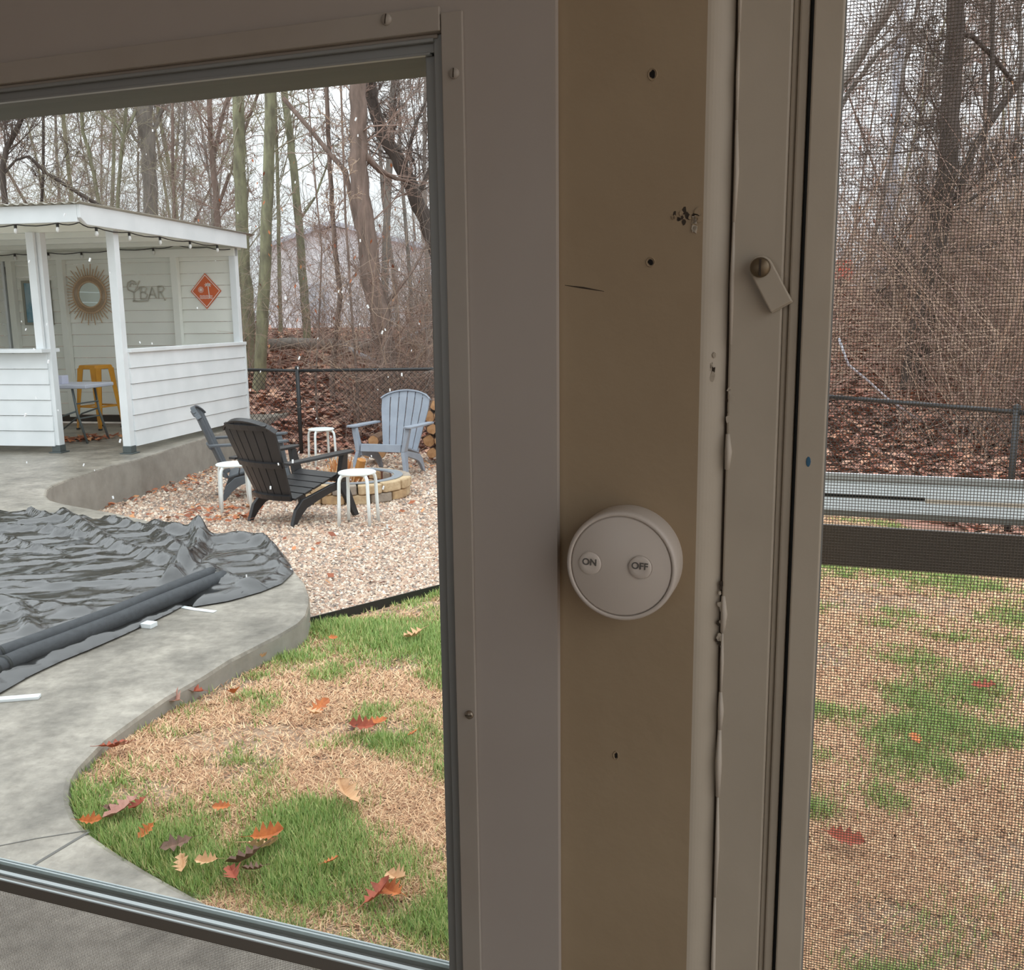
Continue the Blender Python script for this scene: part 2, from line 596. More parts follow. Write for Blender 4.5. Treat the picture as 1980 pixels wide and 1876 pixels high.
# behind the mesh: the pale sill ledge of the raised storm sash and the dark rail below it
ya = .075
va = V(1790, 998, -ya)
ub0, ub1 = U(1592, -ya) - .02, .75
SILL = mat('pale_aluminium_sill', rgb(186, 194, 192), .45)
vt = V(1790, 934, -.16)
sl = MB()
sl.hexa([(ub0, ya, va - .003), (ub1, ya, va - .003), (ub1, .160, vt - .006), (ub0, .160, vt - .006)],
        [(ub0, ya, va + .001), (ub1, ya, va + .001), (ub1, .160, vt), (ub0, .160, vt)])
sl.build('sill_ledge', SILL, window_2)
MB().box(ub0, ub1, .157, .165, vt - .004, vt + .0042).build('sill_lip', mat('sill_highlight_white', rgb(236, 240, 240), .4), window_2)  # whiter than the ledge: highlight on its top edge painted in
vm = va + (vt - va) * .42
ym = ya + (.160 - ya) * .42
MB().bar((ub0, ym, vm + .0012), (U(1790, -ym), ym, vm + .0012), .0022, .0022, (0, 1, 0)).build('sill_groove', RUBBER, window_2)
MB().bar((U(1790, -ym), ym - .012, vm - .0022), (ub1, ym - .012, vm - .0022), .02, .0016, (0, 1, .35)).build('sill_patch', mat('bare_tan_metal', rgb(176, 162, 138), .6), window_2)
yb = .05
MB().box(U(1588, -yb) - .02, .75, yb, yb + .005, V(1785, 1106, -yb), V(1785, 1026, -yb)).build('meeting_rail', DARKRAIL, window_2, bevel=.001)
u, v = W(1563, 893, -.006)
m = MB()
m.lathe([(.0018, 0), (.0016, .0003), (.00001, .0004)], 10, (0, -.0, 0), 'y')
m.v = [(u + a * .75, .006 + b, v + c * 1.7) for a, b, c in m.v]
m.build('paint_fleck', BLUE, window_2)

# turn clip that holds the screen
u, v = W(1474, 520, -.009)
clip = tag(onwall(empty('window_clip')), 'small off-white turn clip with a slotted screw on the casing beside the screen', 'clip')
ang = math.atan2(-(575 - 505), (1512 - 1474))
ca, sa = math.cos(ang), math.sin(ang)
def cl(a, b, t):
    return (u + a * ca - b * sa, t, v + a * sa + b * ca)
c_ = MB()
hw = .0066
outl = [(-.0075 * math.cos(t), hw * math.sin(t)) for t in [math.pi / 2 * k / 5 for k in range(-5, 6)]]
outl = [(x, -y) for x, y in outl] + [(.0245, -hw), (.0245, hw)]
outl = [(x, y) for x, y in outl]
c_.prism(outl, .0030, .0062, cl)
c_.build('clip_plate', PLASTIC.copy() if False else TRIMP, clip, bevel=.0008)
c_ = MB()
c_.prism([(.019, hw), (.0252, hw), (.0252, -hw), (.019, -hw)], .0058, .0095, cl)
c_.build('clip_foot', TRIMP, clip, bevel=.0006)
k = MB()
k.lathe([(.0042, 0), (.0042, .0035)], 18, (u, .0062, v), 'y')
k.build('washer', STEEL, clip)
OLDST = mat('tarnished_steel', rgb(120, 105, 84), .4, metal=.6)
k = MB()
k.lathe([(.0056, 0), (.0056, .0022), (.004, .0034), (.00001, .0038)], 20, (u - .0005, .0030, v + .0005), 'y')
so = k.build('screw', OLDST, clip, smooth=True)
MB().box(u - .0011, u + .0001, -.0009, .0004, v - .0042, v + .0050).build('screw_slot', CRACK, so)

# ------------------------------------------------------------------ the round ON / OFF remote on the post
uc, vc = W(1209, 1086, .004)
rem = tag(onwall(empty('remote_switch')), 'round white remote switch with ON and OFF buttons stuck to the beige post', 'switch')
RR = abs(W(1190, 985, .018)[1] - W(1190, 1198, .018)[1]) / 2
def disc(prof, n=72):
    m = MB()
    m.lathe(prof, n, (uc, .0062, vc), 'y')
    return m
T = .0235
disc([(RR * .985, 0), (RR * 1.0, .003), (RR * 1.0, T - .0035), (RR * .985, T - .001), (RR * .96, T), (RR * .925, T), (RR * .91, T - .0004)]).build('body', PLASTIC, rem, smooth=True)
disc([(RR * .912, T - .0020), (RR * .905, T - .0016), (RR * .885, T - .0008), (RR * .875, T - .0006), (.00001, T - .0006)]).build('face_plate', PLASTIC, rem, smooth=True)
disc([(RR * .912, T - .0006), (RR * .912, T - .0022)]).build('seam', PLASTIC, rem)
def button(px, py, word):
    bu, bv = W(px, py, T - .006)
    m = MB()
    br = RR * .205
    m.lathe([(br, 0), (br, .0007), (br * .93, .0012), (br * .55, .0011), (.00001, .0009)], 36, (bu, .0062 - (T - .0008), bv), 'y')
    b = m.build('button', PLASTIC, rem, smooth=True)
    g = MB()
    g.lathe([(br * 1.07, .0001), (br * 1.03, -.0003), (br, .0001)], 36, (bu, .0062 - (T - .0006) - .00025, bv), 'y')
    g.build('button_ring', PLASTIC, rem, smooth=True)
    cu = bpy.data.curves.new('lettering', 'FONT')
    cu.body = word
    cu.size = .0058
    cu.align_x = 'CENTER'
    cu.align_y = 'CENTER'
    cu.extrude = .0001
    cu.offset = .00012
    t = bpy.data.objects.new('lettering', cu)
    COL.objects.link(t)
    dg = bpy.context.evaluated_depsgraph_get()
    me = bpy.data.meshes.new_from_object(t.evaluated_get(dg))
    bpy.data.objects.remove(t)
    o = bpy.data.objects.new('lettering', me)
    me.materials.clear()
    me.materials.append(PRINT)
    COL.objects.link(o)
    o.parent = b
    o.rotation_euler = (math.pi / 2, 0, 0)
    o.rotation_euler.rotate_axis('Z', math.radians(-2))
    o.location = (bu, .0062 - (T + .00045), bv + br * .12)
button(1140, 1090, 'ON')
button(1237, 1098, 'OFF')

# ------------------------------------------------------------------ the rest of the porch round the camera (its openings light the wall)
structure('floor', MB().box(UL, UR, -2.9, .09, -.1, FZ), FLOORM)
structure('ceiling', MB().box(UL - .1, UR + .1, -3.0, .35, CZ, CZ + .1), CEIL)
OPB, OPT = .95, 2.05
w_ = MB()
w_.box(UL, UR, -3.0, -2.9, -.1, OPB).box(UL, UR, -3.0, -2.9, OPT, CZ).box(UL, -1.6, -3.0, -2.9, OPB, OPT).box(-.3, UR, -3.0, -2.9, OPB, OPT)
structure('wall_back', w_, PANEL)
w_ = MB()
w_.box(UR, UR + .1, -3.0, .09, -.1, .35).box(UR, UR + .1, -3.0, .09, 2.25, CZ).box(UR, UR + .1, -3.0, -2.0, .35, 2.25).box(UR, UR + .1, -.012, .09, .35, 2.25)
structure('wall_right', w_, PANEL)
structure('wall_left', MB().box(UL - .1, UL, -3.0, .09, -.1, CZ), PANEL)

# ================================================================== OUTDOORS
CONC = mat('stamped_concrete', rgb(174, 167, 155), .42, rgb(114, 109, 100), 3.2, (.30, .72), bump=.35, bscale=22, detail=12, coord='Object')
def concrete():
    nt = CONC.node_tree
    b = nt.nodes['Principled BSDF']
    old = b.inputs['Base Color'].links[0].from_socket
    tc = nt.nodes.new('ShaderNodeTexCoord')
    col = old
    for sc, det, lo, hi, c0, c1 in ((17, 10, .34, .62, (.70, .69, .68, 1), (1.10, 1.10, 1.10, 1)), (1.1, 6, .38, .60, (.80, .80, .79, 1), (1.06, 1.06, 1.06, 1)), (70, 4, .62, .70, (1, 1, 1, 1), (1.28, 1.28, 1.28, 1))):
        n = nt.nodes.new('ShaderNodeTexNoise')
        n.inputs['Scale'].default_value = sc
        n.inputs['Detail'].default_value = det
        n.inputs['Roughness'].default_value = .7
        nt.links.new(tc.outputs['Object'], n.inputs['Vector'])
        r = nt.nodes.new('ShaderNodeValToRGB')
        r.color_ramp.elements[0].position = lo
        r.color_ramp.elements[0].color = c0
        r.color_ramp.elements[1].position = hi
        r.color_ramp.elements[1].color = c1
        nt.links.new(n.outputs['Fac'], r.inputs[0])
        m = nt.nodes.new('ShaderNodeMix')
        m.data_type = 'RGBA'
        m.blend_type = 'MULTIPLY'
        m.inputs[0].default_value = 1.0
        nt.links.new(col, m.inputs[6])
        nt.links.new(r.outputs[0], m.inputs[7])
        col = m.outputs[2]
    nt.links.new(col, b.inputs['Base Color'])
concrete()
CONC_EDGE = mat('concrete_edge', rgb(158, 154, 146), .7, rgb(140, 136, 128), 5, bump=.2, bscale=30)
SOIL = mat('lawn_soil', rgb(190, 164, 138), .95, rgb(150, 130, 112), 3.0, bump=.4, bscale=60)
GBED = mat('gravel_bed', rgb(196, 172, 152), .9, rgb(150, 130, 116), 55, (.4, .6), bump=.6, bscale=70)
LITTER = mat('leaf_litter', rgb(186, 142, 124), .95, rgb(150, 114, 100), 6.0, (.35, .65), bump=.8, bscale=26, detail=10)
TINT = mat_attr('grass_tint', 'tint', .7)
PEB = mat_attr('pebble_tint', 'tint', .6, .4)

def heightfield(name, x0, x1, y0, y1, step, dz, m, keep):
    xs = np.arange(x0, x1 + step, step)
    ys = np.arange(y0, y1 + step, step)
    X, Y = np.meshgrid(xs, ys)
    Z = ground_np(X, Y) + dz
    V_ = np.stack([X, Y, Z], -1).reshape(-1, 3)
    nx = len(xs)
    I, J = np.meshgrid(np.arange(nx - 1), np.arange(len(ys) - 1))
    a = (J * nx + I).ravel()
    fc = np.stack([a, a + 1, a + 1 + nx, a + nx], -1)
    c = V_[fc].mean(1)
    fc = fc[keep(c[:, 0], c[:, 1])]
    o = np_mesh(name, V_, fc, m, smooth=True)
    o['kind'] = 'structure'
    return o
lawn = heightfield('lawn', -14, 14, -12, 13.5, .25, -.03, SOIL, lambda x, y: np.maximum(y - 12.75, (x - .72) * .815 + (y - 12.75) * .58) < .3)
woods = heightfield('woodland_floor', -40, 46, 2, 60, .5, -.02, LITTER, lambda x, y: np.maximum(y - 12.75, (x - .72) * .815 + (y - 12.75) * .58) > -.2)
# gravel: left of the edging line
E0 = at_ground(605, 1201)
E1 = at_ground(842, 1140)
ED = (Vector((E1.x - E0.x, E1.y - E0.y, 0))).normalized()
def edge_side(x, y):
    return (x - E0.x) * ED.y - (y - E0.y) * ED.x          # < 0 on the gravel side
E2 = E0 + ED * 9.0
gxs, gys = [], []
NG = 60
Vg, Fg = [], []
for i in range(NG + 1):
    q = E0 - ED * 2.2 + ED * (i / NG) * 10.5
    for j in range(31):
        p = q + Vector((-ED.y, ED.x, 0)) * (j / 30) * 9.0
        Vg.append((p.x, p.y, float(ground_np(np.array(p.x), np.array(p.y))) - .012))
for i in range(NG):
    for j in range(30):
        a = i * 31 + j
        cx = (Vg[a][0] + Vg[a + 32][0]) / 2
        cy = (Vg[a][1] + Vg[a + 32][1]) / 2
        if beyond(cx, cy) < .05:
            Fg.append((a, a + 31, a + 32, a + 1))
gravel = np_mesh('gravel_bed', Vg, Fg, GBED, smooth=True)
gravel['kind'] = 'structure'

# the concrete pool deck: outline of its top, then extruded down
deck_px = [(1010, 2040), (800, 1950), (600, 1855), (415, 1751), (336, 1708), (285, 1680), (218, 1639), (175, 1609), (150, 1582), (138, 1553), (136, 1530), (140, 1505), (152, 1484), (171, 1464),
           (202, 1432), (258, 1391), (321, 1347), (395, 1306), (443, 1275), (494, 1249), (545, 1223), (577, 1204), (592, 1188), (598, 1168), (598, 1150), (589, 1125),
           (567, 1100), (548, 1074), (515, 1053), (470, 1038), (390, 1025), (316, 1014), (269, 1002), (219, 991), (157, 980), (119, 973), (98, 967), (89, 958), (92, 947), (104, 938), (128, 928), (168, 915), (217, 899),
           (270, 887), (350, 861), (457, 827), (500, 812)]
deck_pts = [at_z(x, y) for x, y in deck_px]
deck_poly = [(p.x, p.y) for p in deck_pts] + [(-3.2, 15.0), (-14, 16.5), (-14, .66), (-.1, .66)]
m = MB()
n_ = len(deck_poly)
def ins(i, d):
    a, b, c = deck_poly[i - 1], deck_poly[i], deck_poly[(i + 1) % n_]
    t = Vector((c[0] - a[0], c[1] - a[1]))
    t.normalize()
    return (b[0] - t.y * 1 * d, b[1] + t.x * 1 * d)
# ring 0 foot, ring 1 below the arris, ring 2 rounded arris, top face
area = sum(deck_poly[i][0] * deck_poly[(i + 1) % n_][1] - deck_poly[(i + 1) % n_][0] * deck_poly[i][1] for i in range(n_))
sg = 1 if area > 0 else -1
rings = [(0, -.55), (0, -.018), (.006 * sg, -.005), (.02 * sg, 0)]
for d, z in rings:
    for i in range(n_):
        x, y = ins(i, d)
        m.v.append((x, y, z))
for r in range(3):
    for i in range(n_):
        j = (i + 1) % n_
        m.f.append((r * n_ + i, r * n_ + j, (r + 1) * n_ + j, (r + 1) * n_ + i))
m.f.append(tuple(3 * n_ + i for i in range(n_)))
deck = m.build('pool_deck', CONC)
deck['kind'] = 'structure'
deck.data.materials.append(CONC_EDGE)
for i, pl in enumerate(deck.data.polygons):
    if i < n_:
        pl.material_index = 1
def joint(pxs, w=.010):
    pts = [at_z(x, y) for x, y in pxs]
    q = MB()
    for a, b in zip(pts, pts[1:]):
        q.bar((a.x, a.y, .0006), (b.x, b.y, .0006), w, .0012)
    q.build('control_joint', mat('joint_dark_line', rgb(112, 110, 106), .9), deck)  # thin darker strip along the joint
joint([(40, 1690), (74, 1668), (172, 1609)])
joint([(-60, 1652), (0, 1636), (70, 1622), (172, 1606)], .004)
# black edging between gravel and lawn
e_ = MB()
for i in range(24):
    a, b = E0 - ED * .1 + ED * i * .3, E0 - ED * .1 + ED * (i + 1) * .3
    e_.bar((a.x, a.y, ground(a.x, a.y) - .02), (b.x, b.y, ground(b.x, b.y) - .02), .008, .085, (ED.y, -ED.x, 0))
tag(e_.build('lawn_edging', mat('black_plastic_edging', rgb(30, 32, 30), .5)), 'black plastic edging strip between the gravel and the lawn', 'edging')

# ---- grass blades and straw
rs = np.random.RandomState(3)
def sector(n, r0, r1, a0, a1, pw=1.0):
    th = np.radians(rs.uniform(a0, a1, n))
    u_ = rs.rand(n)
    r = r0 * (r1 / r0) ** u_ if pw == 1.0 else r0 + (r1 - r0) * u_
    return r * np.sin(th), r * np.cos(th)
gx, gy = sector(1150000, 1.2, 9.6, -33, 40)
ok = ~in_poly(gx, gy, [(p[0], p[1]) for p in deck_poly]) & (gy > .85)
side = edge_side(gx, gy)
ok &= (side > .02) & (np.maximum(gy - 12.75, (gx - .72) * .815 + (gy - 12.75) * .58) < 0)
gx, gy = gx[ok], gy[ok]
green = (fbm(gx * 3.9 + 3, gy * 3.9, 5) - .555) * 1.3
for (px, py, s, a) in [(230, 1560, .32, .5), (190, 1520, .25, .4), (330, 1640, .28, .35), (420, 1395, .22, .35), (480, 1370, .16, .3), (372, 1478, .13, .4), (690, 1375, .25, .3), (640, 1440, .22, .25), (730, 1240, .5, .3), (800, 1220, .5, .4), (690, 1225, .3, .3), (830, 1280, .4, .4),
                       (560, 1640, .22, .35), (620, 1600, .28, .3), (530, 1690, .18, .3), (700, 1640, .2, .3), (720, 1690, .2, .3), (810, 1610, .1, .5), (560, 1720, .14, .35), (780, 1740, .2, .25), (700, 1760, .2, .25), (850, 1430, .25, .2), (1830, 1790, .1, .4), (1600, 1410, .3, .3), (1850, 1400, .4, .3), (1700, 1130, .8, .35), (1600, 1650, .16, .2), (1860, 1560, .3, .2),
                       (430, 1745, .10, -.6), (640, 1800, .12, -.5), (760, 1660, .12, -.5), (820, 1560, .25, -.5), (690, 1830, .10, -.4), (500, 1600, .10, -.4), (380, 1590, .08, -.4), (480, 1470, .35, -.35), (600, 1530, .4, -.4), (330, 1440, .3, -.4), (700, 1500, .4, -.35), (560, 1310, .5, -.6), (620, 1250, .35, -.3), (300, 1420, .3, -.5), (420, 1330, .3, -.4), (800, 1480, .35, -.3), (800, 1680, .2, -.3), (430, 1740, .15, -.35), (760, 1320, .4, -.5), (1750, 1700, .5, -.3), (1800, 1300, .8, -.2), (1650, 1520, .4, -.25)]:
    c = at_ground(px, py)
    green = green + (a * .40 if a > 0 else a * .30) * np.exp(-((gx - c.x) ** 2 + (gy - c.y) ** 2) / (2 * s * s))
right_side = gx > .3
green = green - np.where(right_side, .15, .02)
isg = green + rs.normal(0, .12, len(gx)) > 0
bare = fbm(gx * 2.2 + 40, gy * 2.2 + 9, 3) > .60
keep = isg | (rs.rand(len(gx)) < np.where(bare, .22, .75))
gx, gy, isg, green = gx[keep], gy[keep], isg[keep], green[keep]
n = len(gx)
dist = np.hypot(gx, gy)
L = np.where(isg, rs.uniform(.022, .052, n), rs.uniform(.022, .065, n)) * np.clip(.8 + green, .7, 1.2)
tilt = np.where(isg, rs.uniform(.15, .9, n), rs.uniform(1.15, 1.5, n))
az = rs.uniform(0, 2 * np.pi, n)
wd = rs.uniform(.0011, .0021, n) * np.clip(dist / 2.2, 1, 3.2)
gz = ground_np(gx, gy) - .028
dx, dy = np.cos(az), np.sin(az)
tip = np.stack([gx + dx * np.sin(tilt) * L, gy + dy * np.sin(tilt) * L, gz + np.cos(tilt) * L + .006], -1)
b0 = np.stack([gx - dy * wd, gy + dx * wd, gz + .004], -1)
b1 = np.stack([gx + dy * wd, gy - dx * wd, gz + .004], -1)
mid = (tip + (b0 + b1) / 2) / 2
mid[:, 2] += L * .12
Vb = np.stack([b0, b1, mid + (b1 - b0) * .38, tip, mid - (b1 - b0) * .38], 1).reshape(-1, 3)
k = np.arange(n)[:, None] * 5
fc = np.concatenate([k + np.array([[0, 1, 2, 4]]), k + np.array([[4, 2, 3, 3]])], 0)
gcol = np.array([[lin(154), lin(178), lin(104)], [lin(128), lin(158), lin(90)], [lin(178), lin(190), lin(122)], [lin(208), lin(194), lin(140)]])
scol = np.array([[lin(222), lin(184), lin(146)], [lin(206), lin(164), lin(126)], [lin(172), lin(128), lin(98)], [lin(236), lin(208), lin(168)], [lin(154), lin(114), lin(88)]])
ci = np.where(isg[:, None], gcol[rs.choice(4, n, p=[.42, .28, .2, .10])], scol[rs.choice(5, n, p=[.32, .28, .16, .14, .10])])
ci = ci * rs.uniform(.85, 1.15, (n, 1))
tri = np.arange(n)[:, None] * 3 + np.array([[0, 1, 2]])
Vb = np.stack([b0, b1, tip], 1).reshape(-1, 3)
tag(np_mesh('grass', Vb, tri, TINT, cols=ci), 'patchy green grass and dry straw growing over the lawn', 'grass', kind='stuff')

# ---- loose gravel
def scatter_pebbles(n, keepfn, sz, cols, name, label, cat, dz=-.006, r0=4.3, r1=13.2):
    x, y = sector(n, r0, r1, -33, 16)
    ok = keepfn(x, y)
    x, y = x[ok], y[ok]
    n = len(x)
    d = np.hypot(x, y)
    s = rs.uniform(sz[0], sz[1], n) * np.clip(d / 6, 1, 1.9)
    base = np.array([(1, 0, 0), (0, 1, 0), (-1, 0, 0), (0, -1, 0), (0, 0, .75), (0, 0, -.5)], float)
    jit = base[None] * rs.uniform(.6, 1.25, (n, 6, 1))
    a = rs.uniform(0, 6.28, n)
    ca, sa = np.cos(a)[:, None], np.sin(a)[:, None]
    P = np.stack([jit[..., 0] * ca - jit[..., 1] * sa, jit[..., 0] * sa + jit[..., 1] * ca, jit[..., 2]], -1) * s[:, None, None]
    P += np.stack([x, y, ground_np(x, y) + dz], -1)[:, None]
    f = np.array([(0, 1, 4), (1, 2, 4), (2, 3, 4), (3, 0, 4)])
    fc = (np.arange(n)[:, None, None] * 6 + f[None]).reshape(-1, 3)
    c = np.array(cols)[rs.randint(0, len(cols), n)] * rs.uniform(.8, 1.15, (n, 1))
    return tag(np_mesh(name, P.reshape(-1, 3), fc, PEB, cols=np.repeat(c, 4, 0)), label, cat, kind='stuff')
PC = [[lin(r), lin(g), lin(b)] for r, g, b in [(212, 192, 172), (200, 174, 152), (182, 152, 132), (224, 210, 192), (164, 144, 130), (138, 124, 114), (190, 162, 138), (174, 138, 116)]]
pit_c = Vector((-1.63, 9.66, -.39))
scatter_pebbles(112000, lambda x, y: (edge_side(x, y) < -.03) & ~in_poly(x, y, deck_poly) & (np.maximum(y - 12.75, (x - .72) * .815 + (y - 12.75) * .58) < .15) & (np.hypot(x - pit_c.x, y - pit_c.y) > .56), (.008, .017), PC,
                'gravel', 'pinkish tan pea gravel spread round the fire pit', 'gravel')

# ---- leaf litter under the trees, and dry leaves blown over the gravel
def litter(n, x, y, size, cols, name, label, cat, lift=.01, tilt=.6):
    n = len(x)
    s = rs.uniform(size[0], size[1], n)
    a = rs.uniform(0, 6.28, n)
    e = rs.normal(0, tilt, n)
    ux, uy = np.cos(a), np.sin(a)
    A = np.stack([ux * s, uy * s, np.sin(e) * s * .4], -1)
    B = np.stack([-uy * s * .55, ux * s * .55, np.cos(e * 3) * s * .3], -1)
    c = np.stack([x, y, ground_np(x, y) + lift + rs.uniform(0, .02, n)], -1)
    P = np.stack([c - A, c - B * .9 + A * .1, c + A, c + B], 1).reshape(-1, 3)
    fc = np.arange(n)[:, None] * 4 + np.array([[0, 1, 2, 3]])
    cc = np.array(cols)[rs.randint(0, len(cols), n)] * rs.uniform(.75, 1.2, (n, 1))
    return tag(np_mesh(name, P, fc, TINT, cols=cc), label, cat, kind='stuff')
LC = [[lin(r), lin(g), lin(b)] for r, g, b in [(196, 144, 122), (180, 126, 108), (206, 158, 130), (160, 120, 104), (212, 172, 148), (188, 146, 130), (148, 112, 98)]]
n = 80000
th = np.radians(rs.uniform(-36, 44, n))
r = 8.0 * (34 / 8.0) ** rs.rand(n)
x, y = r * np.sin(th), r * np.cos(th)
b = np.maximum(y - 12.75, (x - .72) * .815 + (y - 12.75) * .58)
ok = (b > -.1) & (b < 16)
litter(0, x[ok], y[ok], (.05, .12), LC, 'leaf_litter', 'reddish brown fallen leaves carpeting the woods behind the fence', 'leaf litter')
cl_x, cl_y = [], []
for (px, py, s, k) in [(180, 975, .25, 60), (230, 962, .3, 70), (300, 945, .35, 60), (360, 930, .4, 60), (420, 912, .4, 50), (430, 985, .3, 50), (400, 1005, .25, 25), (470, 1000, .2, 20), (560, 900, .5, 40), (340, 1000, .3, 20), (500, 955, .3, 25),
                       (700, 890, .6, 20), (820, 890, .3, 50), (810, 905, .3, 20), (640, 1010, .5, 6), (760, 1040, .6, 8), (620, 1060, .5, 6), (700, 1120, .4, 6), (790, 990, .4, 6)]:
    c = at_ground(px, py)
    cl_x += list(c.x + rs.normal(0, s * .6, k))
    cl_y += list(c.y + rs.normal(0, s * .6, k))
cl_x, cl_y = np.array(cl_x), np.array(cl_y)
ok = ~in_poly(cl_x, cl_y, deck_poly)
LC2 = [[lin(r), lin(g), lin(b)] for r, g, b in [(176, 104, 70), (150, 88, 62), (196, 124, 84), (132, 78, 58), (206, 150, 106)]]
litter(0, cl_x[ok], cl_y[ok], (.025, .045), LC2, 'blown_leaves', 'small rust brown leaves blown over the gravel along the slab', 'leaf litter', .012, .8)

# ---- the larger fallen oak leaves on the lawn, one by one
def leaf_mesh(name, L_, m, curl, seed):
    r = random.Random(seed)
    q = MB()
    half = [(0, 0), (.10, .05), (.20, .20), (.27, .10), (.40, .30), (.48, .12), (.62, .32), (.70, .13), (.84, .20), (1.0, 0)]
    def P(t, w):
        x = (t - .5) * L_
        y = w * L_ * 1.05
        return (x, y, abs(y) * curl + (t - .5) ** 2 * L_ * curl * .9 + r.uniform(0, .05) * L_)
    up_, dn_, md = [], [], []
    for t, w in half:
        md.append(P(t, 0))
        up_.append(P(t, w * r.uniform(.8, 1.15)))
        dn_.append(P(t, -w * r.uniform(.8, 1.15)))
    k = len(half)
    q.v = [*md, *up_, *dn_]
    for i in range(k - 1):
        q.f.append((i, i + 1, k + i + 1, k + i))
        q.f.append((i + 1, i, 2 * k + i, 2 * k + i + 1))
    a = q.v[0]
    q.tube([(a[0] - L_ * .28, a[1] + L_ * .04, a[2] + .002), (a[0] - L_ * .1, a[1], a[2]), a], [L_ * .008, L_ * .01, L_ * .012], 4)
    return q.build(name, m)
LM = {'red': mat('leaf_rust_red', rgb(176, 92, 66), .7, rgb(140, 70, 52), 30), 'orange': mat('leaf_orange', rgb(206, 124, 66), .7, rgb(168, 92, 52), 30),
      'tan': mat('leaf_tan', rgb(222, 182, 140), .7, rgb(190, 146, 108), 30), 'brown': mat('leaf_dark_brown', rgb(128, 96, 80), .75, rgb(98, 74, 62), 30), 'pink': mat('leaf_pinkish', rgb(196, 150, 134), .7, rgb(160, 112, 98), 30)}
LEAVES = [(238, 1575, .10, 'pink', 'pinkish curled oak leaf in the green grass near the left bend of the path'), (268, 1566, .06, 'red', 'rust red leaf beside the pinkish curled one near the bend'),
          (216, 1572, .05, 'brown', 'dark brown leaf left of the pinkish curled one near the bend'), (175, 1597, .055, 'orange', 'small orange brown leaf against the edge of the path at its bend'),
          (284, 1617, .05, 'orange', 'small orange leaf in green grass just right of the path'), (342, 1642, .075, 'brown', 'dark curled leaf lying in grass right of the path joint'),
          (520, 1625, .085, 'orange', 'bright orange curled oak leaf standing in the middle of the lawn'), (508, 1648, .085, 'tan', 'tan oak leaf just below the bright orange curled one'),
          (476, 1672, .085, 'brown', 'purplish brown leaf lying flat below the tan oak leaf'), (455, 1704, .07, 'red', 'rust red leaf near the window sill, left of centre of the lawn'),
          (490, 1692, .05, 'brown', 'small brown leaf right of the rust red one near the sill'), (430, 1568, .05, 'orange', 'single small orange leaf on the straw in mid lawn'),
          (672, 1548, .10, 'tan', 'pale torn oak leaf on straw right of mid lawn'), (452, 1348, .085, 'orange', 'large orange brown leaf near the curb of the path'),
          (340, 1360, .09, 'pink', 'pale pink oak leaf against the foot of the curb'), (374, 1343, .075, 'red', 'reddish leaf behind the pale pink one at the curb'),
          (398, 1312, .06, 'brown', 'dark upright leaf leaning on the curb'), (588, 1214, .085, 'red', 'red triangular leaf standing at the rounded end of the curb'),
          (508, 1277, .06, 'tan', 'cream leaf on straw beside the curb'), (525, 1263, .05, 'red', 'small red leaf beside the cream one at the curb'),
          (618, 1374, .085, 'orange', 'orange leaf over a pale one beside the right-hand green patch'), (606, 1386, .07, 'tan', 'pale oak leaf under the orange one beside the green patch'),
          (700, 1412, .085, 'red', 'rust oak leaf in the heap of leaves right of mid lawn'), (728, 1405, .07, 'orange', 'orange leaf at the right of the heap of leaves'), (684, 1418, .06, 'brown', 'brown leaf at the left of the heap of leaves'),
          (802, 1236, .10, 'tan', 'large tan oak leaf in green grass near the gravel'), (645, 1239, .05, 'orange', 'small orange leaf in grass below the black edging'), (800, 1425, .04, 'orange', 'tiny orange leaf at the right by the window frame'),
          (760, 1735, .09, 'orange', 'orange oak leaf with long lobes near the sill at the right'), (735, 1738, .08, 'red', 'rust leaf overlapping the orange lobed one near the sill'), (772, 1708, .07, 'tan', 'pale curled leaf above the orange lobed one near the sill'),
          (220, 1452, .08, 'red', 'reddish leaf wedged against the curb above the bend'), (240, 1448, .07, 'pink', 'pale leaf right of the reddish one wedged at the curb'), (640, 1675, .04, 'orange', 'tiny orange leaf in the grass below mid lawn'), (257, 1680, .0, 'tan', ''),
          (355, 1682, .06, 'tan', 'tan leaf by the path near the sill'), (402, 1676, .055, 'tan', 'small tan leaf right of the tan one by the path'),
          (1630, 1632, .09, 'red', 'dark red leaf on the straw seen through the right screen'), (1770, 1436, .06, 'orange', 'small orange leaf on the lawn seen through the right screen'), (1900, 1335, .08, 'red', 'reddish leaf far on the lawn behind the right screen')]
for i, (px, py, L_, c, lab) in enumerate(LEAVES):
    if not L_:
        continue
    o = leaf_mesh('oak_leaf', L_ * 1.15, LM[c], .35 + .5 * rn.random(), i)
    p = at_ground(px, py)
    o.location = (p.x, p.y, p.z + .012)
    o.rotation_euler = (rn.uniform(-.5, .5), rn.uniform(-.4, .4), rn.uniform(0, 6.28))
    tag(o, lab, 'leaf', 'fallen oak leaves on the lawn')

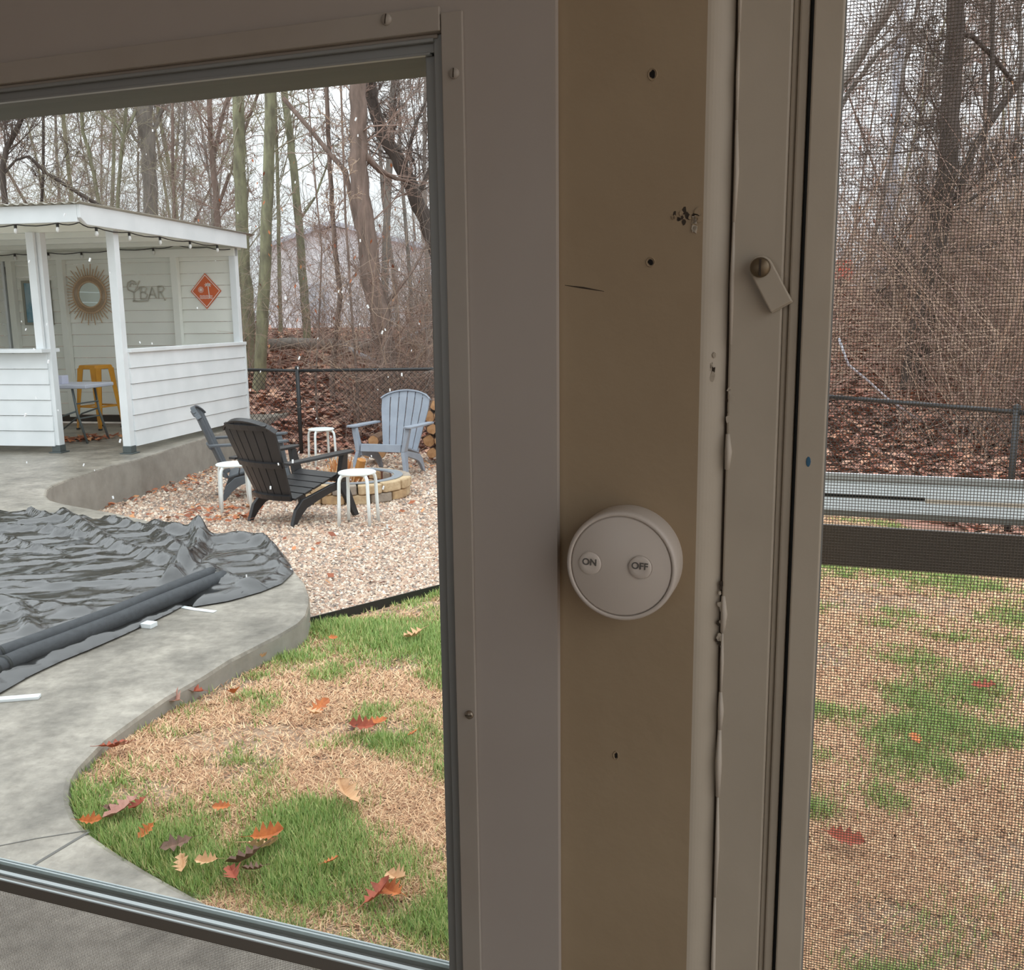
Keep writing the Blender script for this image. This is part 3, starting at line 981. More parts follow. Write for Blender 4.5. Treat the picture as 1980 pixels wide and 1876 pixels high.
# ---- the black tarp over the pool, its two foam tubes, scraps of white plastic
TARP = mat('black_tarp', rgb(36, 37, 37), .15, rgb(28, 29, 29), 3.0, bump=.10, bscale=28, spec=.9, coat=.4)
tarp_px = [(-260, 985), (-40, 990), (0, 991), (60, 992), (120, 994), (200, 1006), (300, 1016), (385, 1017), (400, 1031), (470, 1036), (530, 1050), (556, 1076), (568, 1102), (545, 1124), (505, 1140), (470, 1150), (440, 1158), (410, 1163), (372, 1169), (366, 1160),
           (330, 1180), (240, 1222), (170, 1252), (120, 1272), (60, 1300), (0, 1334), (-200, 1430), (-500, 1300)]
tp = [at_z(a, b, .02) for a, b in tarp_px]
tarp_poly = [(p.x, p.y) for p in tp]
def seg_d(X, Y, pts):
    best = np.full(X.shape, 9.0)
    for a, b in zip(pts, pts[1:]):
        dx, dy = b.x - a.x, b.y - a.y
        t = np.clip(((X - a.x) * dx + (Y - a.y) * dy) / (dx * dx + dy * dy), 0, 1)
        best = np.minimum(best, np.hypot(X - a.x - t * dx, Y - a.y - t * dy))
    return best
st = .024
xs = np.arange(min(p[0] for p in tarp_poly), max(p[0] for p in tarp_poly) + st, st)
ys = np.arange(min(p[1] for p in tarp_poly), max(p[1] for p in tarp_poly) + st, st)
X, Y = np.meshgrid(xs, ys)
closed = [Vector((a, b, 0)) for a, b in tarp_poly + tarp_poly[:1]]
din = seg_d(X, Y, closed)
inside = in_poly(X.ravel(), Y.ravel(), tarp_poly).reshape(X.shape)
ca, sa = math.cos(-.35), math.sin(-.35)
XR, YR = X * ca - Y * sa, X * sa + Y * ca
Z = .022 + .022 * fbm(XR * .6, YR * 2.0, 3)
rid = np.abs(fbm(XR * 1.1 + 9, YR * 4.2 + 3, 3) - .5)
Z += .008 * np.clip(1 - rid * 8, 0, 1) ** 1.5
rid2 = np.abs(fbm(X * 3.2 + 30, Y * 2.2 + 3, 3) - .5)
Z += .008 * np.clip(1 - rid2 * 9, 0, 1) ** 1.3
rid3 = np.abs(fbm(X * 6.5 + 3, Y * 5.2 + 33, 3) - .5)
Z += .003 * np.clip(1 - rid3 * 8, 0, 1)
rid4 = np.abs(fbm(XR * 1.0 + 13, YR * 5.5 + 3, 3) - .5)
Z += .016 * np.clip(1 - rid4 * 9, 0, 1)
FOLDS = [([(-20, 1026), (80, 1030), (155, 1040)], .030, .09), ([(118, 998), (160, 1022), (210, 1055), (290, 1080), (350, 1100), (420, 1128)], .045, .09),
         ([(385, 1016), (388, 1045), (385, 1070), (360, 1100), (335, 1128)], .05, .14), ([(300, 1020), (345, 1030), (385, 1035)], .05, .10), ([(0, 1133), (160, 1138), (330, 1124)], .03, .04),
         ([(0, 1045), (60, 1062), (110, 1072)], .03, .06), ([(395, 1060), (450, 1045), (520, 1055), (552, 1085)], .05, .10), ([(420, 1090), (490, 1080), (545, 1100)], .04, .05), ([(400, 1105), (460, 1130), (500, 1132)], .03, .06), ([(0, 1165), (80, 1175), (160, 1190)], .04, .04),
         ([(60, 994), (110, 1010), (40, 1018)], .03, .08), ([(210, 1008), (300, 1030), (340, 1060)], .035, .07), ([(10, 1200), (40, 1180), (60, 1230)], .03, .05)]
for pts, w, h in FOLDS:
    d = seg_d(X, Y, [at_z(a, b, .03) for a, b in pts])
    q_ = np.clip(1 - d / (w * 1.6), 0, 1)
    Z += h * .55 * q_ * q_ * (3 - 2 * q_)
Z = .012 + (Z - .012) * np.clip(din / .07, 0, 1)
V_ = np.stack([X, Y, Z], -1).reshape(-1, 3)
# pull the grid points just outside the outline onto it, so the hem is clean
nx = len(xs)
I, J = np.meshgrid(np.arange(nx - 1), np.arange(len(ys) - 1))
a = (J * nx + I).ravel()
fc = np.stack([a, a + 1, a + 1 + nx, a + nx], -1)
fi = inside.ravel()
fc = fc[fi[fc].sum(1) >= 1]
used = np.unique(fc)
for q in used:
    if not fi[q]:
        x0, y0 = V_[q, 0], V_[q, 1]
        bd, bp = 9, None
        for A, B in zip(closed, closed[1:]):
            dx, dy = B.x - A.x, B.y - A.y
            t = max(0, min(1, ((x0 - A.x) * dx + (y0 - A.y) * dy) / (dx * dx + dy * dy)))
            d = math.hypot(x0 - A.x - t * dx, y0 - A.y - t * dy)
            if d < bd:
                bd, bp = d, (A.x + t * dx, A.y + t * dy)
        V_[q, 0], V_[q, 1], V_[q, 2] = bp[0], bp[1], .008
remap = -np.ones(len(V_), int)
remap[used] = np.arange(len(used))
tarp = np_mesh('pool_tarp', V_[used], remap[fc], TARP, smooth=True)
tag(tarp, 'crumpled black plastic tarp spread over the swimming pool', 'tarp')
FOAM = mat('dark_foam', rgb(62, 66, 70), .62, rgb(50, 53, 57), 40, bump=.15, bscale=120)
def foam(pxs, r, label, z=.045):
    t = thing('foam_tube', label, 'tube', group='black foam tubes on the tarp')
    pts = [at_z(a, b, z) for a, b in pxs]
    q = MB()
    fine = []
    for a, b in zip(pts, pts[1:]):
        for k in range(4):
            fine.append(a.lerp(b, k / 4))
    fine.append(pts[-1])
    q.tube(fine, r, 14)
    q.build('sleeve', FOAM, t, smooth=True)
    for k in (5, 6):
        q = MB()
        a, b = fine[k], fine[k + 1]
        q.tube([a, a.lerp(b, .25)], r * 1.10, 14)
        q.build('sleeve_joint', RUBBER, t, smooth=True)
    return t
foam([(-120, 1345), (-40, 1308), (47, 1269), (125, 1240), (219, 1203), (313, 1164), (391, 1133), (432, 1116)], .038, 'lower of two black foam tubes along the near edge of the tarp', .05)
foam([(-120, 1302), (-40, 1278), (30, 1254), (94, 1231), (219, 1186), (313, 1146), (376, 1121), (410, 1108)], .034, 'upper of two black foam tubes lying beside the lower one on the tarp', .075)
WHP = mat('white_vinyl', rgb(226, 232, 234), .4)
def scrap(pxs, w, h, label, cat='scrap', z=.0):
    q = MB()
    pts = [at_z(a, b, z + h / 2) for a, b in pxs]
    for a, b in zip(pts, pts[1:]):
        q.bar(a, b, w, h, (0, 1, 0))
    return tag(q.build('plastic_scrap', WHP, bevel=.002), label, cat, 'scraps of white plastic on the pool deck')
scrap([(-70, 1358), (0, 1353), (77, 1347)], .035, .012, 'long white plastic strip on the concrete at the far left')
scrap([(278, 1207), (298, 1209)], .05, .022, 'small white plastic piece below the black foam tubes')
scrap([(350, 1173), (375, 1178), (416, 1183)], .03, .004, 'thin white plastic strip on the concrete right of the foam tubes')
scrap([(370, 1166), (425, 1157), (470, 1150)], .05, .008, 'pale plastic edge sticking out from under the tarp')
scrap([(530, 1118), (556, 1102)], .06, .02, 'white plastic piece under the tarp corner at the round end')

# ------------------------------------------------------------------ the white bar shed
SO, SA = Vector((-4.059, 10.070, 0)), math.radians(-10.474)
WHT = mat('white_boards', rgb(236, 240, 242), .5, rgb(224, 229, 231), 2.5, bump=.05, bscale=20)
WHT2 = mat('white_boards_inside', rgb(246, 247, 240), .6, rgb(238, 240, 232), 2.0, bump=.05, bscale=20)
ROOFM = mat('corrugated_sheet', rgb(176, 172, 160), .45, rgb(150, 146, 134), 3.0)
GALV = mat('galvanised_foot', rgb(92, 100, 100), .5, metal=.4)
BLK = mat('black_lamp_socket', rgb(40, 40, 40), .5)
BULB = mat('clear_bulb', rgb(236, 238, 236), .12, spec=.8)
shed = thing('bar_shed', 'white open-sided bar shed with siding half walls and flat corrugated roof', 'shed', SO, SA)
_e_s = Vector((math.sin(-SA), math.cos(SA), 0))
_e_x = Vector((math.cos(SA), math.sin(SA), 0))
def sh(px, py, y=None, x=None):
    """photo point -> local shed point on the plane y = const or x = const"""
    d = ray(px, py)
    o = CP - SO
    if y is not None:
        t = (y - o.dot(_e_s)) / d.dot(_e_s)
    else:
        t = (x - o.dot(_e_x)) / d.dot(_e_x)
    p = o + d * t
    return Vector((p.dot(_e_x), p.dot(_e_s), p.z))
SD_, XB, XL, HW, HT = 2.78, -.868, -3.45, 1.09, 2.32
def posts(x, y, w, z0, z1, m=WHT, dx=None, dy=None):
    MB().box(x - w / 2, x + w / 2, y - w / 2, y + w / 2, z0, z1).build('post', m, shed, bevel=.004)
posts(-.045, .045, .09, .08, HT)
posts(-.045, SD_ - .045, .09, .06, HT)
posts(XB - .02, .045, .09, .08, HT)
posts(XL, .045, .09, .08, HT)
posts(XL, SD_ - .045, .09, .06, HT)
for x, y in ((-.045, .045), (XB - .02, .045), (-.045, SD_ - .06), (XL, .045)):
    MB().box(x - .075, x + .075, y - .075, y + .075, 0, .012).box(x - .05, x + .05, y - .05, y + .05, .012, .085).build('post_base', GALV, shed, bevel=.004)
# side half wall: boards one by one
NB = 6
z0 = .07
bh = (HW - .02 - z0) / NB
def board(x0, x1, y0, y1, z, h, m, axis):
    """one lapped siding board, its lower edge standing a little proud"""
    q = MB()
    g = .006
    if axis == 'x':      # runs along y, faces +x
        q.hexa([(x0, y0, z + g), (x1, y0, z + g), (x1, y1, z + g), (x0, y1, z + g)], [(x0, y0, z + h), (x1 - .012, y0, z + h), (x1 - .012, y1, z + h), (x0, y1, z + h)])
    else:                # runs along x, faces -y
        q.hexa([(x0, y0, z + g), (x1, y0, z + g), (x1, y1, z + g), (x0, y1, z + g)], [(x0, y0 + .012, z + h), (x1, y0 + .012, z + h), (x1, y1, z + h), (x0, y1, z + h)])
    return q.build('siding_board', m, shed)
for i in range(NB):
    board(-.03, .022, .09, SD_ - .0, z0 + i * bh, bh, WHT, 'x')
MB().box(-.085, .04, .085, SD_ + .02, HW - .02, HW + .02).build('wall_cap', WHT, shed, bevel=.004)
MB().box(-.05, .026, SD_ - .012, SD_ + .024, z0, HW - .02).build('corner_board', WHT, shed)
for i in range(NB):
    board(XL, XB - .02, -.022, .03, z0 + i * bh, bh, WHT, 'y')
MB().box(XL, XB + .02, -.14, .16, HW - .01, HW + .03).build('counter_top', WHT, shed, bevel=.005)
# bright trim board in front of the counter post
pa, pb = sh(58, 452, y=-.03), sh(79, 672, y=-.03)
xa = (pa.x + pb.x) / 2
MB().box(xa - .045, xa + .045, -.05, -.012, HW + .03, HT).build('trim_board', WHT, shed, bevel=.004)
# back wall boards and studs, the far side wall
NBK = 14
bk = (HT - .12) / NBK
for i in range(NBK):
    board(XL, -.09, SD_ - .02, SD_ + .02, .12 + i * bk, bk, WHT2, 'y')
for px in (338, 118, 20):
    s_ = sh(px, 560, y=SD_ - .1)
    MB().box(s_.x - .045, s_.x + .045, SD_ - .10, SD_ - .02, .1, HT - .02).build('stud', WHT2, shed, bevel=.003)
MB().box(XL, 0, SD_ - .11, SD_ - .02, HT - .10, HT).build('beam', WHT2, shed)
MB().box(XL - .1, .03, SD_ - .02, SD_ + .03, HT - .02, HT + .09).build('header_board', WHT2, shed)
MB().box(XL, 0, SD_ - .05, SD_ + .02, .03, .12).build('sill_beam', mat('dark_sill_timber', rgb(58, 52, 46), .9), shed)
for i in range(NBK):
    board(XL - .04, XL + .02, .09, SD_, .12 + i * bk, bk, WHT2, 'x')
s_ = sh(22, 570, y=SD_ - .03)
q = MB()
q.tube([(s_.x - .05, SD_ - .05, 2.15), (s_.x, SD_ - .05, 1.9), (s_.x + .01, SD_ - .05, 1.0), (s_.x + .02, SD_ - .05, .2)], .012, 8)
q.build('conduit', mat('grey_conduit', rgb(110, 114, 112), .5), shed, smooth=True)
# roof: joists, white ceiling sheet, fascia boards, corrugated sheet
RY0, RY1, RX = -.66, SD_ + .10, .09
RH = .185
MB().box(XL - .3, RX - .03, RY0 + .03, RY1, HT + .075, HT + .10).build('ceiling_sheet', WHT2, shed)
for y in (.0, .7, 1.4, 2.1):
    MB().box(XL - .3, RX - .03, y, y + .09, HT, HT + .08).build('joist', WHT2, shed, bevel=.003)
q = MB()
q.prism([(RY0, HT + RH), (RY0, HT + .06), (RY0 + .10, HT), (RY1, HT), (RY1, HT + RH)], RX - .035, RX, lambda a, b, t: (t, a, b))
q.build('fascia_board', WHT, shed, bevel=.005)
MB().box(XL - .3, RX - .036, RY0, RY0 + .035, HT + .02, HT + RH).build('fascia_board', WHT, shed, bevel=.005)
q = MB()
nc = 150
for i in range(nc + 1):
    x = XL - .35 + (RX + .03 - XL + .35) * i / nc
    z = HT + RH + .012 + .011 * math.sin(i * 1.6)
    q.v += [(x, RY0 - .05, z), (x, RY1 + .18, z - .01)]
    if i:
        k = 2 * i
        q.f.append((k - 2, k, k + 1, k - 1))
o = q.build('roof_sheet', ROOFM, shed, smooth=True)
so_ = o.modifiers.new('s', 'SOLIDIFY')
so_.thickness = .004
# string lights: along the fascia and along the back wall
def lights(name, label, pts, bulbs, r=.05):
    t = thing('string_lights', label, 'string lights', SO, SA, 'string lights on the shed')
    q = MB()
    fine = []
    for a, b in zip(pts, pts[1:]):
        for k in range(4):
            p = Vector(a).lerp(Vector(b), k / 4)
            p.z -= .02 * math.sin(k / 4 * math.pi)
            fine.append(p)
    fine.append(Vector(pts[-1]))
    q.tube(fine, .006, 5)
    q.build('cord', BLK, t)
    for p in bulbs:
        a = MB()
        a.tube([p, Vector(p) - Vector((0, 0, .036))], .014, 8)
        s0 = a.build('lamp_socket', BLK, t)
        a = MB()
        a.lathe([(.00001, -.088), (.012, -.082), (.019, -.064), (.016, -.045), (.012, -.036)], 10, p)
        a.build('bulb', BULB, s0, smooth=True)
    return t
fb = [sh(x, y, y=RY0 + .05) for x, y in [(-50, 430), (27, 424), (108, 416)]]
fr = [sh(x, y, x=RX - .05) for x, y in [(186, 431), (250, 444), (310, 459), (368, 470), (421, 482)]]
for p in fb + fr:
    p.z = HT + .015
fb = [Vector((p.x, RY0 + .06, HT + .02)) for p in fb]
fr = [Vector((RX - .055, p.y, HT - .005)) for p in fr]
lights('a', 'string of clear bulbs hanging under the front and side fascia of the shed', fb + [Vector((RX - .06, RY0 + .06, HT + .02))] + fr, fb + fr)
bk_ = [sh(x, y, y=SD_ - .13) for x, y in [(-20, 492), (28, 491), (93, 489), (157, 488), (225, 482), (296, 480), (340, 474), (400, 478), (445, 482)]]
lights('b', 'string of clear bulbs along the inside of the back wall of the shed', bk_, [bk_[i] for i in (1, 2, 3, 5)])

# ---- things on the back wall of the shed
RATTAN = mat('rattan', rgb(212, 184, 152), .7, rgb(186, 156, 124), 60)
MIRROR = mat('mirror_glass', rgb(214, 224, 224), .03, metal=1.0)
c = sh(173, 570, y=SD_ - .035)
e1, e2 = sh(173, 511, y=SD_ - .035), sh(173, 630, y=SD_ - .035)
RS = (e1.z - e2.z) / 2
mir = thing('sunburst_mirror', 'round rattan sunburst mirror on the back wall of the shed', 'mirror', SO + _e_x * c.x + _e_s * c.y + Vector((0, 0, c.z)), SA)
q = MB()
ring = [(RS * .42 * math.cos(t), 0, RS * .42 * math.sin(t)) for t in [2 * math.pi * i / 40 for i in range(41)]]
q.tube(ring, .012, 6, False)
ring = [(RS * .60 * math.cos(t), 0, RS * .60 * math.sin(t)) for t in [2 * math.pi * i / 40 for i in range(41)]]
q.tube(ring, .012, 6, False)
q.build('rattan_frame', RATTAN, mir, smooth=True)
q = MB()
q.lathe([(RS * .42, .0), (.00001, .0)], 40, (0, .006, 0), 'y')
q.build('mirror_glass', MIRROR, mir)
for i in range(96):                       # woven ring: slim canes between the two hoops
    t = 2 * math.pi * i / 96
    q = MB()
    q.bar((RS * .42 * math.cos(t), .004, RS * .42 * math.sin(t)), (RS * .60 * math.cos(t + .03), .004, RS * .60 * math.sin(t + .03)), .011, .006, (0, 1, 0))
    q.build('cane', RATTAN, mir)
for i in range(48):
    t = 2 * math.pi * i / 48
    l = RS * (1.0 if i % 2 else .86)
    q = MB()
    q.bar((RS * .58 * math.cos(t), -.004, RS * .58 * math.sin(t)), (l * math.cos(t), -.004, l * math.sin(t)), .016, .010, (0, 1, 0), .011, .006)
    q.build('ray', RATTAN, mir)
# diamond sign
c = sh(398, 563, y=SD_ - .03)
h1, h2 = sh(398, 529, y=SD_ - .03), sh(398, 598, y=SD_ - .03)
w1, w2 = sh(369, 563, y=SD_ - .03), sh(428, 563, y=SD_ - .03)
HH, WW = (h1.z - h2.z) / 2, (w2.x - w1.x) / 2
sg_ = thing('diamond_sign', 'orange diamond sign with white sun, palm and waves on the back wall', 'sign', SO + _e_x * c.x + _e_s * c.y + Vector((0, 0, c.z)), SA)
ORANGE = mat('orange_enamel', rgb(214, 98, 42), .4)
SWHITE = mat('white_enamel', rgb(240, 226, 220), .4)
MB().prism([(0, HH), (WW, 0), (0, -HH), (-WW, 0)], 0, .008, lambda a, b, t: (a, t, b)).build('sign_plate', ORANGE, sg_)
q = MB()
k1, k2 = .93, .87
for (a, b), (c_x, d_) in (((0, 1), (1, 0)), ((1, 0), (0, -1)), ((0, -1), (-1, 0)), ((-1, 0), (0, 1))):
    q.add([(a * WW * k1, -.001, b * HH * k1), (c_x * WW * k1, -.001, d_ * HH * k1), (c_x * WW * k2, -.001, d_ * HH * k2), (a * WW * k2, -.001, b * HH * k2)], [(0, 1, 2, 3)])
q.build('sign_border', SWHITE, sg_)
q = MB()
sx_, sz_ = -.32 * WW, .08 * HH
q.lathe([(.09 * WW, 0), (.00001, 0)], 12, (sx_, -.001, sz_), 'y')
for i in range(12):
    t = i * math.pi / 6
    q.bar((sx_ + .11 * WW * math.cos(t), -.001, sz_ + .11 * WW * math.sin(t)), (sx_ + .19 * WW * math.cos(t), -.001, sz_ + .19 * WW * math.sin(t)), .035 * WW, .001, (0, 1, 0) if False else (-math.sin(t), 0, math.cos(t)))
q.build('sun_emblem', SWHITE, sg_)
q = MB()
tx, tz = .16 * WW, .34 * HH
q.bar((tx + .06 * WW, -.001, -.42 * HH), (tx, -.001, tz), .055 * WW, .001, (1, 0, 0))
for t in (.1, .75, 1.5, 2.3, 3.0, 3.7, 5.6):
    q.bar((tx, -.001, tz), (tx + .24 * WW * math.cos(t), -.001, tz + .15 * HH * math.sin(t)), .10 * WW, .001, (-math.sin(t), 0, math.cos(t)), .02 * WW, .001)
q.build('palm_emblem', SWHITE, sg_)
for j in range(3):
    q = MB()
    z = -(.26 + .075 * j) * HH
    pts = [(-.42 * WW + i * .84 * WW / 12, -.001, z + .022 * HH * math.sin(i * 2.1)) for i in range(13)]
    for a, b in zip(pts, pts[1:]):
        q.bar(a, b, .001, .03 * HH, (0, 1, 0))
    q.build('wave_emblem', SWHITE, sg_)
# wire bar sign: cocktail glass with a slice and a straw, then BAR
WIREB = mat('weathered_wire', rgb(198, 194, 182), .6)
def wp(px, py):
    p = sh(px, py, y=SD_ - .03)
    return p
c0 = wp(282, 565)
bar = thing('wire_bar_sign', 'thin wire sign of a cocktail glass and the word BAR on the back wall', 'sign', SO + _e_x * c0.x + _e_s * c0.y + Vector((0, 0, c0.z)), SA)
def zp(x, y):                              # coordinates read off a 6.95x enlargement of the photo at (230, 380)
    return wp(230 + x / 6.948, 380 + y / 6.948) - c0
q = MB()
q.tube([zp(*p) for p in [(125, 1260), (108, 1215), (120, 1160), (165, 1135), (210, 1150), (228, 1185)]], .010, 6)
q.tube([zp(*p) for p in [(145, 1215), (150, 1180), (175, 1165), (200, 1185)]], .008, 6)
q.build('citrus_slice', WIREB, bar, smooth=True)
q = MB()
q.tube([zp(*p) for p in [(275, 1130), (215, 1270)]], .008, 6)
q.build('straw', WIREB, bar)
q = MB()
q.tube([zp(*p) for p in [(120, 1250), (200, 1290), (275, 1215)]], .009, 6)
q.tube([zp(*p) for p in [(200, 1290), (205, 1400)]], .009, 6)
q.tube([zp(*p) for p in [(190, 1408), (300, 1410), (390, 1402), (400, 1360)]], .009, 6)
q.build('cocktail_glass', WIREB, bar, smooth=True)
for L_, strokes in (('letter_b', [[(285, 1215), (292, 1375)], [(285, 1215), (350, 1212), (372, 1240), (345, 1285), (290, 1290)], [(345, 1288), (380, 1320), (360, 1370), (292, 1375)]]),
                    ('letter_a', [[(400, 1375), (440, 1215), (500, 1370)], [(415, 1320), (480, 1318)]]),
                    ('letter_r', [[(520, 1208), (535, 1375)], [(520, 1208), (585, 1205), (605, 1240), (575, 1280), (527, 1285)], [(555, 1285), (622, 1395)]])):
    q = MB()
    for s_ in strokes:
        q.tube([zp(*p) for p in s_], .009, 6)
    q.build('letter', WIREB, bar, smooth=True)
# blue framed picture
a, b = sh(41, 543, y=SD_ - .04), sh(104, 628, y=SD_ - .04)
pic = thing('framed_picture', 'framed blue picture with pinkish flecks on the back wall behind the counter post', 'picture', SO + _e_x * ((a.x + b.x) / 2) + _e_s * (SD_ - .04) + Vector((0, 0, (a.z + b.z) / 2)), SA)
w_, h_ = abs(b.x - a.x) / 2, abs(a.z - b.z) / 2
fm = mat('grey_wood_frame', rgb(150, 150, 138), .6)
for x0, x1, z0_, z1_ in ((-w_, -w_ + .035, -h_, h_), (w_ - .035, w_, -h_, h_), (-w_ + .035, w_ - .035, -h_, -h_ + .035), (-w_ + .035, w_ - .035, h_ - .035, h_)):
    MB().box(x0, x1, -.012, .02, z0_, z1_).build('picture_frame', fm, pic)
MB().box(-w_ + .03, w_ - .03, 0, .012, -h_ + .03, h_ - .03).build('canvas', mat('blue_canvas', rgb(158, 182, 192), .7, rgb(112, 158, 178), 5.0, (.45, .6)), pic)
q = MB()
for x, z, r in ((.3, -.2, .06), (-.2, -.3, .05), (.1, -.75, .06), (.45, .1, .05)):
    q.lathe([(r, 0), (.00001, 0)], 7, (x * w_, -.001, z * h_), 'y')
q.build('pink_fleck', mat('pink_paint', rgb(186, 140, 132), .7), pic)

# ---- yellow metal bar stool and the folding table inside the doorway
YEL = mat('yellow_enamel', rgb(222, 156, 26), .38, rgb(206, 138, 18), 8.0, coat=.2)
f0, f1, f2, f3 = at_z(164, 829), at_z(214, 829), at_z(226, 828), at_z(203, 819)
cs = (f0 + f2) / 2
HS = CP.z + ray(205, 703).z / ray(205, 703).y * cs.y
SA2 = math.atan2(f1.y - f0.y, f1.x - f0.x)
st_ = thing('bar_stool', 'yellow metal bar stool standing in the shed doorway', 'stool', (cs.x, cs.y, 0), math.radians(-23))
HS = min(.84, HS)
wt, wb = .155, .205
q = MB()
q.hexa([(-wt, -wt, HS - .055), (wt, -wt, HS - .055), (wt, wt, HS - .055), (-wt, wt, HS - .055)], [(-wt + .012, -wt + .012, HS), (wt - .012, -wt + .012, HS), (wt - .012, wt - .012, HS), (-wt + .012, wt - .012, HS)])
q.build('seat', YEL, st_, bevel=.015, seg=3)
for sx in (-1, 1):
    for sy in (-1, 1):
        q = MB()
        t, bq = Vector((sx * (wt - .035), sy * (wt - .035), HS - .04)), Vector((sx * wb, sy * wb, .02))
        # folded sheet leg: two flanges meeting on the outer corner, tapering down
        q.hexa([bq + Vector((0, 0, 0)), bq + Vector((-sx * .03, 0, 0)), bq + Vector((-sx * .03, -sy * .004, 0)), bq + Vector((0, -sy * .004, 0))],
               [t + Vector((sx * .035, sy * .035, 0)), t + Vector((-sx * .06, sy * .035, 0)), t + Vector((-sx * .06, sy * .031, 0)), t + Vector((sx * .035, sy * .031, 0))])
        q.hexa([bq, bq + Vector((0, -sy * .03, 0)), bq + Vector((-sx * .004, -sy * .03, 0)), bq + Vector((-sx * .004, 0, 0))],
               [t + Vector((sx * .035, sy * .035, 0)), t + Vector((sx * .035, -sy * .06, 0)), t + Vector((sx * .031, -sy * .06, 0)), t + Vector((sx * .031, sy * .035, 0))])
        lg = q.build('leg', YEL, st_)
        MB().box(bq.x - .018 - sx * .014, bq.x + .018 - sx * .014, bq.y - .018 - sy * .014, bq.y + .018 - sy * .014, 0, .022).build('rubber_foot', RUBBER, lg)
zc = .30
wq = wt + (wb - wt) * (1 - zc / HS) - .012
for a, b in (((-wq, -wq), (wq, -wq)), ((wq, -wq), (wq, wq)), ((wq, wq), (-wq, wq)), ((-wq, wq), (-wq, -wq))):
    MB().bar((*a, zc), (*b, zc), .022, .006, (0, 0, 1)).build('crossbar', YEL, st_)
tt = at_z(138, 858)
tz_ = .66
p0 = sh(113, 744, y=.75)
q0 = SO + _e_x * p0.x + _e_s * p0.y
tb = thing('folding_table', 'pale folding table with grey metal legs just inside the shed doorway', 'table', (q0.x, q0.y, 0), SA)
p1 = sh(170, 738, y=.75)
lw = p1.x - p0.x
tz_ = p0.z
MB().box(-.75, lw, -.05, .5, tz_ - .045, tz_).build('table_top', mat('pale_grey_plastic', rgb(206, 210, 224), .45), tb, bevel=.012, seg=3)
GST = mat('grey_tube_steel', rgb(112, 122, 124), .4, metal=.3)
for y in (.0, .42):
    q = MB()
    q.tube([(lw * .45, y, tz_ - .045), (lw * .55, y, tz_ * .5), (lw * .75, y + .03, 0.0)], .014, 8)
    q.build('leg', GST, tb, smooth=True)
    q = MB()
    q.tube([(lw * .52, y, tz_ * .55), (-.02, y, tz_ * .45), (lw * .1 - .5, y, 0)], .010, 8)
    q.build('leg', GST, tb, smooth=True)
for z in (.28, .45):
    q = MB()
    q.tube([(lw * .55, 0, z * tz_ * 1.5), (lw * .55, .42, z * tz_ * 1.5)], .009, 6)
    q.build('crossbar', GST, tb)
bx = sh(105, 722, y=.8)
tag(onb := MB().box(-.05, .05, -.02, .1, 0, .10).build('plastic_box', mat('pale_lilac_plastic', rgb(208, 210, 228), .4), bevel=.006), 'small pale box on the folding table behind the counter post', 'box')
onb.location = (q0.x - .03, q0.y + .1, tz_)
onb.rotation_euler = (0, 0, SA)
cc = at_z(168, 850)
lx, ly = cc.x + rs.normal(0, .17, 110), cc.y + rs.normal(0, .14, 110)
n = 110
ss = rs.uniform(.03, .055, n)
aa = rs.uniform(0, 6.28, n)
P = np.stack([np.stack([lx + ss * np.cos(aa), ly + ss * np.sin(aa), rs.uniform(.01, .05, n)], -1), np.stack([lx - ss * .6 * np.sin(aa), ly + ss * .6 * np.cos(aa), rs.uniform(.0, .03, n)], -1),
              np.stack([lx - ss * np.cos(aa), ly - ss * np.sin(aa), rs.uniform(.01, .05, n)], -1), np.stack([lx + ss * .6 * np.sin(aa), ly - ss * .6 * np.cos(aa), rs.uniform(.0, .03, n)], -1)], 1)
tag(np_mesh('leaf_heap', P.reshape(-1, 3), np.arange(n)[:, None] * 4 + np.array([[0, 1, 2, 3]]), TINT, cols=np.array(LC2)[rs.randint(0, 5, n)]), 'heap of dead leaves on the floor in the shed doorway', 'leaf litter', kind='stuff')

# ------------------------------------------------------------------ fire pit
STM = [mat('pit_stone_' + k, a, .85, b, 14, bump=.5, bscale=40) for k, a, b in (('tan', rgb(196, 166, 126), rgb(170, 142, 110)), ('grey', rgb(166, 154, 140), rgb(146, 134, 122)), ('buff', rgb(206, 184, 150), rgb(178, 152, 118)))]
pit_t = thing('fire_pit', 'round fire pit of stacked tan stone blocks on the gravel', 'fire pit', (pit_c.x, pit_c.y, pit_c.z), 0)
RP, RI, CH = .575, .40, .098
for lay in range(3):
    nst = 14
    for i in range(nst):
        a0 = 2 * math.pi * (i + .5 * (lay % 2)) / nst + .012
        a1 = 2 * math.pi * (i + 1 + .5 * (lay % 2)) / nst - .012
        zb, zt = -.10 + lay * CH, -.10 + (lay + 1) * CH - .004
        rr = RP + rn.uniform(-.008, .010) + (.012 if lay == 2 else 0)
        q = MB()
        am = (a0 + a1) / 2
        A = [(RI, a0), (rr - .012, a0), (rr + .008, a0 + .05), (rr + .010, a1 - .05), (rr - .012, a1), (RI, a1)]
        q.prism([(r * math.cos(t), r * math.sin(t)) for r, t in A], zb, zt + rn.uniform(-.003, .003), lambda a, b, t: (a, b, t))
        q.build('stone', STM[rn.randrange(3) if lay < 2 else rn.choice((0, 2, 2, 1))], pit_t, bevel=.012)
PT = -.10 + 3 * CH
q = MB()
q.lathe([(.415, PT - .2), (.415, PT + .004), (.505, PT + .006), (.505, PT - .002), (.40, PT - .004), (.40, PT - .22)], 48)
q.build('steel_rim', mat('grey_steel_rim', rgb(150, 156, 162), .45, metal=.3), pit_t, smooth=False)
q = MB()
